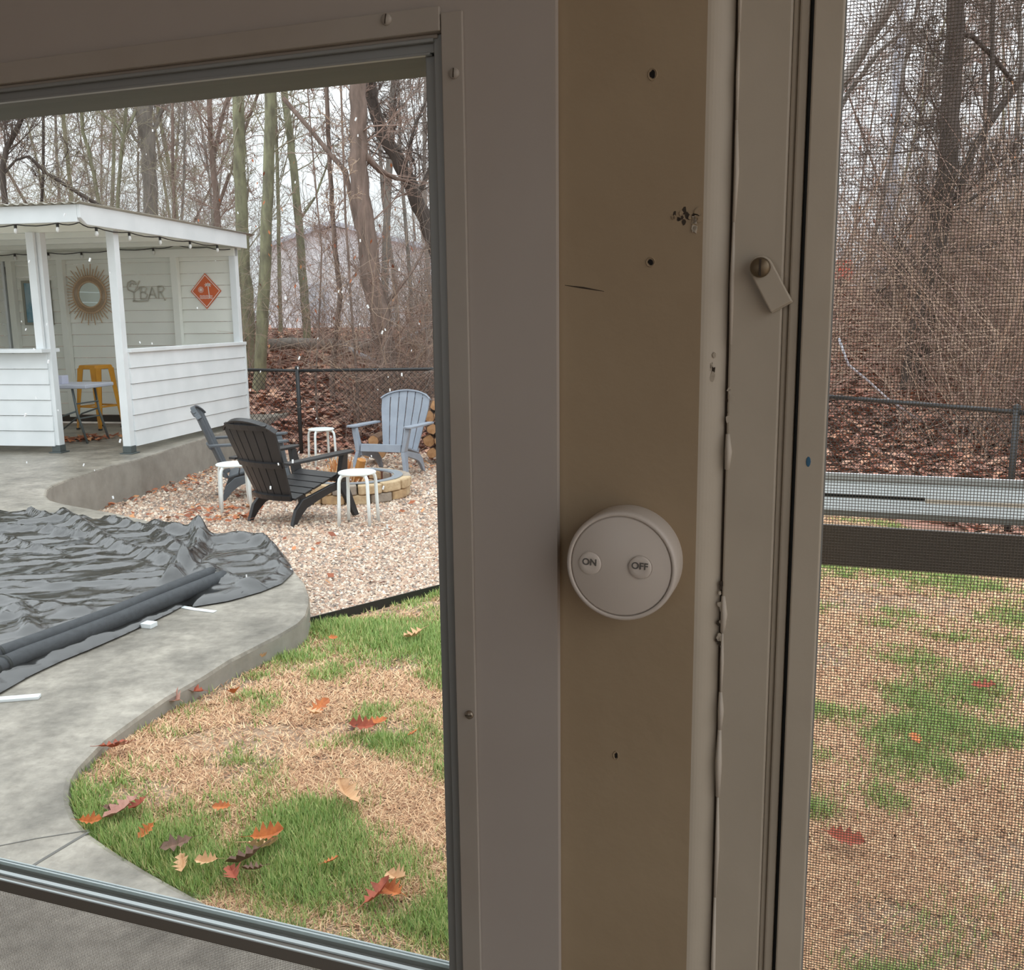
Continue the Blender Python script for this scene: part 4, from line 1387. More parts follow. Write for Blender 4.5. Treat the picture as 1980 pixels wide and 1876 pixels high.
q.lathe([(.41, .03), (.2, .05), (.00001, .07)], 24)
q.build('ash_bed', mat('ash_and_leaves', rgb(120, 80, 62), .95, rgb(90, 66, 56), 20, bump=.6), pit_t)
q = MB()
q.lathe([(.399, PT - .003), (.399, .02)], 40)
q.build('rusty_liner', mat('rusty_liner', rgb(118, 74, 56), .8, rgb(92, 60, 48), 8), pit_t)
def on_pit(px, py, y):
    return at_y(px, py, y)
WOODB = mat('split_wood', rgb(190, 134, 70), .8, rgb(150, 98, 52), 10, stretch=(1, 1, .2))
q = MB()
a, b = Vector((-1.62, 9.55, -.36)), on_pit(699, 889, 9.45)
q.tube([a, a.lerp(b, .6), b], [.052, .05, .046], 7)
tag(q.build('firewood_log', WOODB), 'orange brown split log sticking up out of the fire pit', 'log')
q = MB()
a, b = on_pit(655, 925, 9.35), on_pit(690, 905, 9.7)
q.tube([(-1.85, 9.5, -.32), (-1.5, 9.75, -.28)], [.05, .045], 7)
tag(q.build('firewood_log', mat('pale_split_wood', rgb(214, 176, 128), .85, rgb(190, 150, 104), 12)), 'pale split log lying low inside the fire pit', 'log')
# tuft of dry grass and leaves heaped in the pit
n = 700
cx, cy = -1.74 + rs.normal(0, .10, n), 9.55 + rs.normal(0, .10, n)
hh = rs.uniform(.10, .36, n) * np.exp(-((cx + 1.74) ** 2 + (cy - 9.55) ** 2) / .05)
aa = rs.uniform(0, 6.28, n)
bz = np.full(n, -.33)
le = rs.uniform(.02, .10, n)
P = np.stack([np.stack([cx - .007, cy, bz], -1), np.stack([cx + .007, cy, bz], -1), np.stack([cx + le * np.cos(aa) + .005, cy + le * np.sin(aa), bz + hh], -1), np.stack([cx + le * np.cos(aa) - .005, cy + le * np.sin(aa), bz + hh + .01], -1)], 1)
tc_ = np.array([[lin(r), lin(g), lin(b)] for r, g, b in [(226, 186, 138), (206, 150, 100), (190, 128, 80), (236, 204, 164)]])[rs.randint(0, 4, n)]
tag(np_mesh('dry_kindling', P.reshape(-1, 3), np.arange(n)[:, None] * 4 + np.array([[0, 1, 2, 3]]), TINT, cols=tc_), 'tuft of dry straw and leaves heaped in the fire pit', 'kindling', kind='stuff')

# ------------------------------------------------------------------ adirondack chairs
def adirondack(label, m, loc, rz, m_in=None):
    t = thing('adirondack_chair', label, 'chair', loc, rz, 'adirondack chairs round the fire pit')
    # local: x right of the sitter, y forward, z up
    def back_pt(w, h):                      # on the reclined, slightly hollow back
        return Vector((w, -.20 - h * .27, .22 + h * .70))
    NS = 6
    for i in range(NS):                     # fan of six back slats under an arched top
        f0 = (i + .06) / NS * 2 - 1
        f1 = (i + .94) / NS * 2 - 1
        q = MB()
        rows = []
        for j in range(6):
            k = j / 5
            def top(f):
                return .78 + .22 * math.sqrt(max(0, 1 - (f * .92) ** 2))
            half = .215 + .095 * min(1, k * 1.15)
            r0, r1 = back_pt(f0 * half, k * top(f0)), back_pt(f1 * half, k * top(f1))
            r0.y -= .05 * (1 - f0 * f0) * .9
            r1.y -= .05 * (1 - f1 * f1) * .9
            rows.append((r0, r1))
        nrm = Vector((0, .80, .38)).normalized() * .009
        vv = []
        for r0, r1 in rows:
            vv += [r0 - nrm, r1 - nrm, r1 + nrm, r0 + nrm]
        ff = [(3, 2, 1, 0)]
        for j in range(5):
            b_ = 4 * j
            for s_ in range(4):
                s2 = (s_ + 1) % 4
                ff.append((b_ + s_, b_ + s2, b_ + 4 + s2, b_ + 4 + s_))
        ff.append((20, 21, 22, 23))
        q.add(vv, ff)
        q.build('back_slat', m, t)
    q = MB()                                # arched rim over the slat tops
    pts = []
    for i in range(17):
        f = -1 + i / 8
        p = back_pt(f * .315, .78 + .22 * math.sqrt(max(0, 1 - (f * .92) ** 2)) + .012)
        p.y -= .045 * (1 - f * f)
        pts.append(p)
    for a, b in zip(pts, pts[1:]):
        q.bar(a + Vector((0, .006, 0)), b + Vector((0, .006, 0)), .046, .016, (0, .80, .38))
    q.build('back_rim', m, t)
    for h in (.46, .04, .93):               # bands that tie the slats together
        q = MB()
        wv = .262 if h > .3 else .225
        wv = .25 if h > .9 else wv
        pts = [back_pt(-wv + 2 * wv * i / 6, h - (.0 if h < .9 else .0)) for i in range(7)]
        for i, p in enumerate(pts):
            f = -1 + i / 3
            p.y -= .045 * (1 - f * f) + .020
        for a, b in zip(pts, pts[1:]):
            q.bar(a, b, .05, .022, (0, -.38, .80))
        q.build('back_band', m, t)
    for i in range(5):                      # seat slats, dropping to the rear, rolled at the front
        y0 = -.20 + i * .108
        z0 = .235 + (y0 + .20) * .28
        q = MB()
        q.bar((-.245, y0 + .05, z0 + .012), (.245, y0 + .05, z0 + .012), .100, .020, (0, 1, .28))
        q.build('seat_slat', m, t, bevel=.004)
    q = MB()
    q.bar((-.245, .345, .345), (.245, .345, .345), .085, .020, (0, .25, -1))
    q.build('seat_slat', m, t, bevel=.004)
    for s in (-1, 1):
        q = MB()                            # broad arm with a rounded front end
        ol = [(-.045, -.36), (.035, -.36), (.055, -.05), (.062, .30), (.050, .385), (.0, .41), (-.050, .385), (-.062, .30), (-.050, -.05)]
        q.prism(ol, 0, .022, lambda a, b, z: (s * .345 + a * s, b, .555 + z + (b + .36) * .03))
        q.build('arm', m, t, bevel=.004)
        q = MB()                            # front leg: upright under the arm, then flaring outward to the foot
        q.hexa([(s * .335 - .022, .40, 0), (s * .335 + .022, .40, 0), (s * .335 + .022, .455, 0), (s * .335 - .022, .455, 0)],
               [(s * .275 - .020, .27, .31), (s * .275 + .020, .27, .31), (s * .275 + .020, .385, .31), (s * .275 - .020, .385, .31)])
        q.hexa([(s * .275 - .020, .27, .31), (s * .275 + .020, .27, .31), (s * .275 + .020, .385, .31), (s * .275 - .020, .385, .31)],
               [(s * .325 - .030, .29, .572), (s * .325 + .030, .29, .572), (s * .325 + .030, .345, .572), (s * .325 - .030, .345, .572)])
        q.build('front_leg', m, t, bevel=.006)
        q = MB()                            # side rail sweeping down into the rear leg
        path = [((.34, .315), (.34, .255)), ((.20, .300), (.20, .235)), ((.0, .255), (.02, .185)), ((-.14, .225), (-.10, .145)), ((-.225, .150), (-.175, .085)), ((-.285, .0), (-.245, .0))]
        vv, ff = [], []
        for k, ((ya_, za_), (yb_, zb_)) in enumerate(path):
            ex = .012 * k / 5
            for x in (s * (.255 + ex) - .018, s * (.255 + ex) + .018):
                vv += [(x, ya_, za_), (x, yb_, zb_)]
        for k in range(5):
            b_ = 4 * k
            ff += [(b_, b_ + 1, b_ + 5, b_ + 4), (b_ + 2, b_ + 6, b_ + 7, b_ + 3), (b_, b_ + 4, b_ + 6, b_ + 2), (b_ + 1, b_ + 3, b_ + 7, b_ + 5)]
        ff += [(0, 2, 3, 1), (20, 21, 23, 22)]
        q.add(vv, ff)
        q.build('rear_leg', m, t, bevel=.004)
    return t
CBLK = mat('black_resin', rgb(44, 44, 46), .38, rgb(36, 36, 38), 8)
CGRY = mat('grey_resin', rgb(152, 160, 172), .5, rgb(140, 148, 160), 6)
CDRK = mat('dark_grey_resin', rgb(92, 98, 104), .45, rgb(80, 86, 92), 6)
def place_chair(rl, rr, label, m):
    """rear feet at photo points rl (sitter's left) and rr (sitter's right)"""
    a, b = at_ground(*rl), at_ground(*rr)
    v_ = b - a
    rz = math.atan2(v_.y, v_.x)
    mid_ = (a + b) / 2
    fwd_ = Vector((-math.sin(rz), math.cos(rz), 0))
    p = mid_ + fwd_ * .255
    return adirondack(label, m, (p.x, p.y, ground(p.x, p.y)), rz)
place_chair((490, 1008), (562, 1016), 'black resin adirondack chair with its back to the window, facing the fire pit', CBLK)
g1 = at_ground(418, 968)
adirondack('dark grey adirondack chair seen from its side beside the shed slab', CDRK, (g1.x + .27, g1.y + .30, ground(g1.x, g1.y + .3)), math.radians(-76))
g2 = at_ground(746, 928)
gc_ = adirondack('light grey adirondack chair facing the window from behind the fire pit', CGRY, (g2.x + .04, g2.y + .42, ground(g2.x, g2.y)), math.radians(180 - 16))

# ------------------------------------------------------------------ white stools
WST = mat('white_stool_enamel', rgb(238, 246, 246), .35)
def stool(label, loc, rz):
    t = thing('stool', label, 'stool', loc, rz, 'white stools round the fire pit')
    q = MB()
    q.lathe([(.00001, .432), (.150, .432), (.160, .437), (.160, .447), (.152, .452), (.00001, .452)], 32)
    q.build('seat', WST, t, smooth=False)
    for k in range(4):
        a = math.pi / 4 + k * math.pi / 2
        c, s = math.cos(a), math.sin(a)
        q = MB()
        pr = [(.06, .428), (.125, .428), (.150, .420), (.166, .400), (.173, .37), (.180, .2), (.188, .0)]
        q.tube([(r * c, r * s, z) for r, z in pr], .015, 10)
        q.build('leg', WST, t, smooth=True)
    return t
def stool_at(pts, label, rz):
    gs = [at_ground(*p) for p in pts]
    x = sum(p.x for p in gs) / len(gs)
    y = sum(p.y for p in gs) / len(gs)
    stool(label, (x, y, ground(x, y)), rz)
stool_at([(655, 1016), (697, 1021), (735, 1010), (690, 1003)], 'white metal stool standing in front of the fire pit', math.radians(45 - 53))
stool_at([(424, 990), (453, 980), (470, 993), (478, 983)], 'white metal stool left of the black chair, half hidden by it', math.radians(20))
stool_at([(597, 899), (640, 907), (608, 895), (652, 893)], 'white metal stool behind the fire pit, nearest the fence', math.radians(30))

# ------------------------------------------------------------------ stacked firewood behind the grey chair
wc = at_ground(842, 900)
BARK = mat('firewood_bark', rgb(120, 90, 70), .9, rgb(90, 70, 56), 20, bump=.5)
CUT = mat('firewood_cut', rgb(206, 164, 120), .85, rgb(176, 130, 90), 14)
def logpile(px, py, y, r, ln, rz, label):
    c = at_y(px, py, y)
    t = thing('firewood_log', label, 'log', c, rz, 'firewood stacked behind the grey chair')
    q = MB()
    n_ = 9
    pr = [(r * rn.uniform(.8, 1.1) * math.cos(2 * math.pi * k / n_), r * rn.uniform(.8, 1.1) * math.sin(2 * math.pi * k / n_)) for k in range(n_)]
    q.prism(pr, 0, ln, lambda a, b, z: (a, z, b))
    q.build('bark', BARK, t)
    q = MB()
    q.prism([(a * .92, b * .92) for a, b in pr], -.004, .002, lambda a, b, z: (a, z, b))
    q.build('cut_face', CUT, t)
base_y = 11.65
k = 0
for row, (py, pxs) in enumerate(((876, (712, 735, 836, 858)), (853, (722, 830, 850)), (830, (836, 858)), (806, (830, 850)), (784, (842, 862)))):
    for px in pxs:
        k += 1
        r = .075 + rn.uniform(-.008, .01)
        where = ('bottom', 'second', 'middle', 'fourth', 'top')[row]
        side_ = 'left of the grey chair' if px < 780 else 'right of the grey chair'
        num = ('first', 'second', 'third', 'fourth')[[q for q in pxs if (q < 780) == (px < 780)].index(px)]
        logpile(px, py, base_y + rn.uniform(-.03, .03), r, .4, math.radians(rn.uniform(-8, 8)), f'split firewood log in the {where} row {side_}, {num} from the left')

# ------------------------------------------------------------------ chain link fence
FBLK = mat('black_fence_tube', rgb(40, 42, 44), .45)
fence = thing('chain_link_fence', 'black chain link fence between the yard and the woods', 'fence', (0, 0, 0))
zt1 = at_y(582, 717, 12.7).z
FP = [(-9.0, 15.4), (-4.3, 13.45), (at_y(579, 800, 12.72).x, 12.72), (at_y(579, 800, 12.72).x + 2.3, 12.72), (.72, 12.75)]
r1, r2 = at_y(1610, 771, 9.3), at_y(1966, 797, 7.85)
FP += [(1.9, 11.05), (r1.x - .2, 9.58), (r2.x, r2.y), (r2.x + 1.5, r2.y - 2.1)]
zt = [zt1] * 5 + [zt1 - .06, r1.z + .02, r2.z, r2.z - .1]
for i, ((x, y), z) in enumerate(zip(FP, zt)):
    zb = ground(x, y)
    q = MB()
    q.tube([(x, y, zb - .1), (x, y, z + .04)], .028, 10)
    q.lathe([(.032, z + .03), (.03, z + .055), (.00001, z + .07)], 10, (x, y, 0))
    q.build('post', FBLK, fence, smooth=True)
for i in range(len(FP) - 1):
    q = MB()
    a, b = Vector((*FP[i], zt[i])), Vector((*FP[i + 1], zt[i + 1]))
    q.tube([a, b], .021, 8)
    q.build('top_rail', FBLK, fence, smooth=True)
Vw, Fw = [], []
def wire(a, b, r=.0022):
    d = (b - a)
    n1 = d.cross(Vector((0, 0, 1))).normalized() * r
    n2 = d.cross(n1).normalized() * r
    k = len(Vw)
    for p in (a, b):
        Vw.extend([tuple(p + n1 + n2), tuple(p - n1 + n2), tuple(p - n1 - n2), tuple(p + n1 - n2)])
    for s_ in range(4):
        Fw.append((k + s_, k + (s_ + 1) % 4, k + 4 + (s_ + 1) % 4, k + 4 + s_))
for i in range(1, len(FP) - 1):
    a, b = Vector((*FP[i], 0)), Vector((*FP[i + 1], 0))
    ln = (b - a).length
    u_ = (b - a) / ln
    zb = min(ground(*FP[i]), ground(*FP[i + 1])) + .02
    H_ = min(zt[i], zt[i + 1]) - zb
    P_ = .078
    for k in range(int((ln + H_) / P_)):
        for sgn in (0, 1):
            s0, s1 = k * P_ - (H_ if not sgn else 0), k * P_ + (0 if not sgn else -H_)
            z0_, z1_ = zb, zb + H_
            c0, c1 = max(0, min(ln, s0)), max(0, min(ln, s1))
            if abs(s1 - s0) < 1e-6 or c0 == c1:
                continue
            t0, t1_ = (c0 - s0) / (s1 - s0), (c1 - s0) / (s1 - s0)
            wire(a + u_ * c0 + Vector((0, 0, z0_ + (z1_ - z0_) * t0)), a + u_ * c1 + Vector((0, 0, z0_ + (z1_ - z0_) * t1_)))
o = np_mesh('chain_link', Vw, Fw, FBLK, fence)
o['kind'] = 'stuff'

# ================================================================== THE WOODS
BK = {'grey': mat('bark_grey', rgb(150, 142, 134), .95, rgb(118, 112, 106), 12, bump=.8, bscale=30, stretch=(1, 1, .25)),
      'moss': mat('bark_mossy', rgb(152, 152, 122), .95, rgb(112, 108, 92), 10, bump=.8, bscale=30, stretch=(1, 1, .3)),
      'red': mat('bark_reddish', rgb(144, 124, 114), .95, rgb(106, 92, 84), 12, bump=.8, bscale=30, stretch=(1, 1, .25)),
      'dark': mat('bark_dark', rgb(92, 82, 76), .95, rgb(72, 64, 60), 12, bump=.8, bscale=30, stretch=(1, 1, .25)),
      'pale': mat('bark_pale', rgb(214, 218, 226), .8, rgb(176, 180, 190), 8, stretch=(1, 1, .3)),
      'vine': mat('vine_bark', rgb(150, 106, 80), .95, rgb(120, 84, 64), 16)}
TW = {'grey': mat('twig_grey', rgb(150, 138, 130), .95), 'moss': mat('twig_olive', rgb(154, 146, 126), .95), 'red': mat('twig_reddish', rgb(156, 132, 120), .95),
      'dark': mat('twig_dark', rgb(104, 92, 86), .95), 'pale': mat('twig_pale', rgb(190, 190, 190), .9), 'tan': mat('twig_tan', rgb(184, 160, 140), .95)}

class Tubes:
    """many tapering three- to eight-sided tubes in one numpy mesh"""
    def __init__(s):
        s.V, s.F, s.n = [], [], 0
    def add(s, P, R, k=3):
        P = np.asarray(P, float)
        m = len(P)
        d = np.gradient(P, axis=0)
        d /= np.linalg.norm(d, axis=1)[:, None] + 1e-9
        ref = np.array([0.31, .95, .05]) if abs(d[0, 2]) > .6 else np.array([0.1, .05, 1.0])
        a = ref - d * (d @ ref)[:, None]
        a /= np.linalg.norm(a, axis=1)[:, None]
        b = np.cross(d, a)
        t = np.arange(k) * 2 * np.pi / k
        ring = P[:, None] + (a[:, None] * np.cos(t)[None, :, None] + b[:, None] * np.sin(t)[None, :, None]) * np.asarray(R)[:, None, None]
        s.V.append(ring.reshape(-1, 3))
        i = np.arange(m - 1)[:, None] * k
        j = np.arange(k)[None]
        j2 = (j + 1) % k
        s.F.append((np.stack([i + j, i + j2, i + k + j2, i + k + j], -1) + s.n).reshape(-1, 4))
        s.n += m * k
    def build(s, name, m, parent=None, smooth=True):
        return np_mesh(name, np.vstack(s.V), np.vstack(s.F), m, parent, smooth=smooth)
tr = np.random.RandomState(21)
def limb(p, d, L, n, wob, lift=.0):
    """a wandering path of n+1 points"""
    pts = [np.array(p, float)]
    d = np.array(d, float)
    d /= np.linalg.norm(d)
    for i in range(n):
        d = d + tr.normal(0, wob, 3) + np.array([0, 0, lift])
        d /= np.linalg.norm(d)
        pts.append(pts[-1] + d * L / n)
    return np.array(pts)
def sub(T, path, r0, lvl, n, Lr, minr, spread=.9, lift=.06, start=.15):
    """grow n side shoots from a path, recursively"""
    m = len(path)
    for _ in range(n):
        t = start + (1 - start) * tr.rand() ** .8
        i = min(m - 2, int(t * (m - 1)))
        f = t * (m - 1) - i
        p = path[i] * (1 - f) + path[i + 1] * f
        ax = path[i + 1] - path[i]
        ax = ax / (np.linalg.norm(ax) + 1e-9)
        d = ax * tr.uniform(.4, 1.0) + tr.normal(0, 1, 3) * spread * .55 + np.array([0, 0, lift])
        L = Lr * tr.uniform(.5, 1.1) * (1 - .45 * t)
        q = limb(p, d, L, 4 if lvl else 3, .22, lift * .5)
        r = max(minr, min(.016 if lvl > 1 else .011, r0 * (1 - .6 * t) * .45))
        T.add(q, np.linspace(r, max(minr * .7, r * .35), len(q)), 4 if r > .02 else 3)
        if lvl:
            sub(T, q, r, lvl - 1, max(3, int(n * .55)), L * .55, minr, spread, lift, .1)
def tree(label, path, radii, kind, boughs=(), nb=26, Lb=2.2, lvl=2, minr=.0045, group=None, start=.35, name='bare_tree', sides=10, twigs=None):
    """path: world points of the trunk; boughs: extra (path, r0, r1)"""
    base = Vector(path[0])
    t = thing(name, label, 'tree', base, 0, group)
    P = np.array([tuple(Vector(p) - base) for p in path])
    # resample with a slight wobble
    T = Tubes()
    ss = np.linspace(0, len(P) - 1, 4 * (len(P) - 1) + 1)
    Q = np.stack([np.interp(ss, np.arange(len(P)), P[:, k]) for k in range(3)], -1)
    R = np.interp(ss, np.arange(len(P)), radii)
    Q[1:-1, :2] += tr.normal(0, R.mean() * .10, (len(Q) - 2, 2))
    R[0] *= 1.25
    T.add(Q, R, sides)
    T.build('trunk', BK[kind], t)
    tw = Tubes()
    sub(tw, Q, R.mean(), lvl, nb, Lb, minr, start=start)
    for bp, r0, r1 in boughs:
        B = np.array([tuple(Vector(p) - base) for p in bp])
        ss = np.linspace(0, len(B) - 1, 3 * (len(B) - 1) + 1)
        BQ = np.stack([np.interp(ss, np.arange(len(B)), B[:, k]) for k in range(3)], -1)
        BT = Tubes()
        BT.add(BQ, np.linspace(r0, r1, len(BQ)), 7)
        BT.build('bough', BK[kind], t)
        sub(tw, BQ, r0, max(1, lvl - 1), 10, Lb * .7, minr, start=.1)
    o = tw.build('twigs', TW[twigs or kind], t)
    o['kind'] = 'stuff'
    return t
def tp(pxs, y, lean=0.0):
    """trunk path from photo points at depth y; the first point is dropped to the ground"""
    pts = [at_y(a, b, y + lean * i) for i, (a, b) in enumerate(pxs)]
    g = pts[0].copy()
    g.z = ground(g.x, g.y) - .15
    if pts[0].z - g.z > .25:
        pts = [g] + pts
    else:
        pts[0] = g
    # carry the trunk on upward past the frame
    d = (pts[-1] - pts[-2]).normalized()
    pts.append(pts[-1] + d * 1.6 + Vector((0, 0, .8)))
    pts.append(pts[-1] + d * 1.2 + Vector((tr.uniform(-.4, .4), 0, 1.6)))
    return pts
def wr(px, y):
    return px / 2 * y / F
def trunk(label, pxs, y, w0, w1, kind, bough_px=(), **k):
    p = tp(pxs, y)
    n = len(p)
    rad = list(np.linspace(wr(w0, y), wr(w1, y), n - 2)) + [wr(w1, y) * .7, wr(w1, y) * .35]
    bs = []
    for pts, a, b in bough_px:
        bs.append(([at_y(u_, v_, y + .15 * i) for i, (u_, v_) in enumerate(pts)], wr(a, y), wr(b, y)))
    return tree(label, p, rad, kind, bs, **k)

trunk('thick vine-wrapped reddish trunk behind the fire pit, left of the window frame', [(757, 760), (749, 703), (733, 605), (716, 540), (706, 443), (693, 313), (691, 240), (692, 165)], 14.2, 46, 30, 'red',
      [([(706, 300), (735, 330), (765, 345), (790, 350)], 14, 5), ([(716, 470), (690, 440), (668, 330), (640, 300), (600, 250), (548, 190)], 10, 9), ([(735, 600), (770, 560), (800, 520), (826, 470)], 8, 4)], nb=24, Lb=1.5, lvl=2, start=.1, minr=.0035, twigs='red')
trunk('dark trunk leaning in from the right behind the window frame', [(905, 720), (880, 600), (846, 490), (826, 440), (806, 385), (782, 330), (752, 282), (728, 228), (716, 170)], 15.0, 34, 22, 'dark', [([(806, 385), (830, 330), (845, 280)], 10, 5), ([(782, 330), (800, 250), (822, 200)], 8, 4)], nb=26, Lb=1.6, lvl=2, start=.3)
trunk('mossy straight trunk just right of the shed corner', [(487, 745), (482, 703), (474, 560), (468, 440), (464, 330), (462, 190)], 16.5, 27, 22, 'moss', nb=16, Lb=2.0)
trunk('grey green trunk second to the right of the shed', [(498, 745), (503, 703), (512, 508), (518, 378), (524, 180)], 15.5, 25, 20, 'moss', nb=16, Lb=2.0)
trunk('slender leaning trunk in front of the white house', [(597, 690), (590, 589), (580, 459), (567, 313), (558, 250), (552, 190)], 18.0, 17, 13, 'moss', [([(577, 430), (610, 380), (640, 300)], 5, 3)], nb=16, Lb=1.8)
trunk('thin reddish stem tangled with vines left of the thick vine-wrapped trunk', [(642, 740), (645, 690), (658, 573), (648, 480), (643, 410), (638, 330), (632, 180)], 15.0, 11, 8, 'red', nb=24, Lb=1.2, start=.05, minr=.0035)
trunk('thin grey stem right of the thick vine-wrapped trunk', [(748, 700), (744, 560), (750, 378), (756, 250), (762, 150)], 17.0, 15, 12, 'grey', nb=20, Lb=1.6)
trunk('pair-topped reddish trunk above the shed roof', [(430, 640), (424, 480), (420, 420), (413, 330), (408, 270), (404, 195)], 17.5, 16, 9, 'red', [([(412, 310), (420, 270), (432, 215), (440, 190)], 9, 6)], nb=18, Lb=1.7)
trunk('wide grey trunk forking at the top above the shed roof', [(296, 620), (292, 450), (290, 392), (287, 300), (282, 255), (279, 205)], 19.0, 24, 30, 'grey', [([(286, 290), (262, 270), (244, 240), (225, 215)], 7, 4), ([(288, 270), (305, 235), (315, 205)], 10, 6)], nb=20, Lb=2.2)
trunk('very thin straight stem right of the wide forking trunk', [(340, 600), (337, 429), (334, 330), (334, 195)], 18.0, 7, 5, 'red', nb=14, Lb=1.2)
trunk('thin bent stem between the forking trunk and the mossy one', [(356, 600), (352, 420), (356, 330), (358, 235)], 19.0, 6, 4, 'grey', nb=16, Lb=1.4)
trunk('thin leaning stem left of the wide forking trunk', [(196, 600), (192, 400), (182, 340), (170, 285), (160, 255), (158, 215)], 18.5, 8, 6, 'moss', nb=18, Lb=1.6)
trunk('crooked stem with a Y fork left of the wide forking trunk', [(226, 600), (228, 380), (234, 300), (240, 262)], 18.0, 8, 6, 'moss', [([(238, 268), (225, 240), (200, 222), (170, 205)], 6, 4), ([(240, 262), (252, 240), (262, 215)], 6, 4)], nb=16, Lb=1.4)
trunk('thin dark upright stem above the left end of the shed roof', [(80, 600), (81, 390), (84, 330), (84, 220)], 18.0, 6, 5, 'dark', nb=16, Lb=1.5)
trunk('dark crooked trunk at the far left edge above the shed roof', [(14, 620), (10, 400), (4, 330), (12, 290), (32, 250), (48, 215)], 17.0, 12, 9, 'dark', [([(8, 335), (30, 310), (55, 302)], 5, 4), ([(55, 302), (90, 335), (130, 360), (200, 402)], 6, 8)], nb=20, Lb=1.7)
trunk('olive stem between the two mossy trunks', [(545, 700), (540, 500), (537, 350), (532, 200)], 20.0, 8, 6, 'moss', nb=16, Lb=1.8)
trunk('thin stem at the right edge of the left-hand window', [(800, 690), (790, 500), (775, 330), (770, 160)], 18.0, 8, 5, 'grey', nb=22, Lb=1.5)
trunk('slim tan sapling right behind the fence by the grey chair', [(690, 735), (680, 600), (668, 420), (664, 300)], 13.6, 5, 4, 'red', nb=14, Lb=.9, start=.05, twigs='tan')
trunk('slim sapling behind the fence post', [(610, 740), (618, 600), (622, 480), (612, 380)], 13.8, 4, 3, 'red', nb=14, Lb=.9, start=.05, twigs='red')
# right-hand screen
trunk('dark leaning trunk with a forked bough seen through the right screen', [(1742, 830), (1765, 745), (1779, 640), (1795, 540), (1812, 440), (1832, 350), (1835, 230), (1842, 120), (1850, -10)], 13.0, 50, 30, 'dark',
      [([(1850, 390), (1880, 290), (1912, 240), (1940, 200), (1985, 140)], 16, 12), ([(1915, 235), (1918, 150), (1920, 0)], 9, 8), ([(1812, 430), (1870, 390), (1930, 350), (1990, 330)], 7, 5), ([(1838, 60), (1880, 70), (1920, 110), (1960, 160)], 9, 8)], nb=30, Lb=2.0, lvl=2, start=.15)
trunk('pale straight trunk behind the right screen, left of the dark leaning one', [(1712, 620), (1716, 470), (1724, 340), (1732, 240), (1738, 120), (1746, -10)], 22.0, 24, 18, 'pale', nb=12, Lb=2.5, twigs='grey')
trunk('broad grey bough-heavy trunk at the left edge of the right screen', [(1560, 760), (1575, 500), (1590, 300), (1625, 170), (1680, 80), (1730, 0)], 16.0, 22, 18, 'grey', [([(1600, 260), (1640, 180), (1700, 100), (1760, 50)], 10, 6)], nb=26, Lb=2.2)
trunk('thin grey stem at the right edge of the right screen', [(1985, 700), (1975, 500), (1965, 300), (1975, 100), (1968, -20)], 15.0, 10, 8, 'grey', nb=26, Lb=1.8)
trunk('brown stem between the dark trunk and the right edge', [(1905, 700), (1900, 560), (1895, 420), (1905, 250), (1900, 20)], 18.0, 9, 7, 'red', nb=26, Lb=1.8)

# deeper woods: a few bare trees copied many times, all alike at that distance
def deep_tree(seed, h, r, kind):
    P = limb((0, 0, 0), (0, 0, 1), h, 7, .07)
    t = thing('bare_tree', 'slim bare grey tree standing deep in the woods', 'tree', (0, 0, 0), 0, 'bare trees deep in the woods')
    T = Tubes()
    T.add(P, np.linspace(r, r * .25, len(P)), 6)
    T.build('trunk', BK[kind], t)
    tw = Tubes()
    sub(tw, P, r * .8, 2, 20, h * .26, .007, start=.25)
    o = tw.build('twigs', TW[kind], t)
    o['kind'] = 'stuff'
    return t
protos = [deep_tree(i, h, r, k) for i, (h, r, k) in enumerate([(11, .055, 'grey'), (13, .075, 'moss'), (9, .045, 'red'), (12, .06, 'grey')])]
used_p = set()
spots = []
for k in range(80):
    for _ in range(30):
        th = math.radians(rn.uniform(-34, -3) if k % 4 > 1 else (rn.uniform(13, 36) if k % 4 else rn.uniform(-3, 13)))
        r = rn.uniform(20, 46)
        x, y = r * math.sin(th), r * math.cos(th)
        if beyond(x, y) > 5 and all((x - a) ** 2 + (y - b) ** 2 > 1.2 for a, b in spots) and not (-.29 < x / y < -.12):
            break
    spots.append((x, y))
    i = (k // 4 + k) % 4
    o = protos[i] if i not in used_p else copy_tree(protos[i])
    used_p.add(i)
    o.location = (x, y, ground(x, y) - .1)
    o.rotation_euler = (rn.uniform(-.06, .06), rn.uniform(-.06, .06), rn.uniform(0, 6.28))
    s = rn.uniform(.75, 1.15)
    o.scale = (s, s, s)

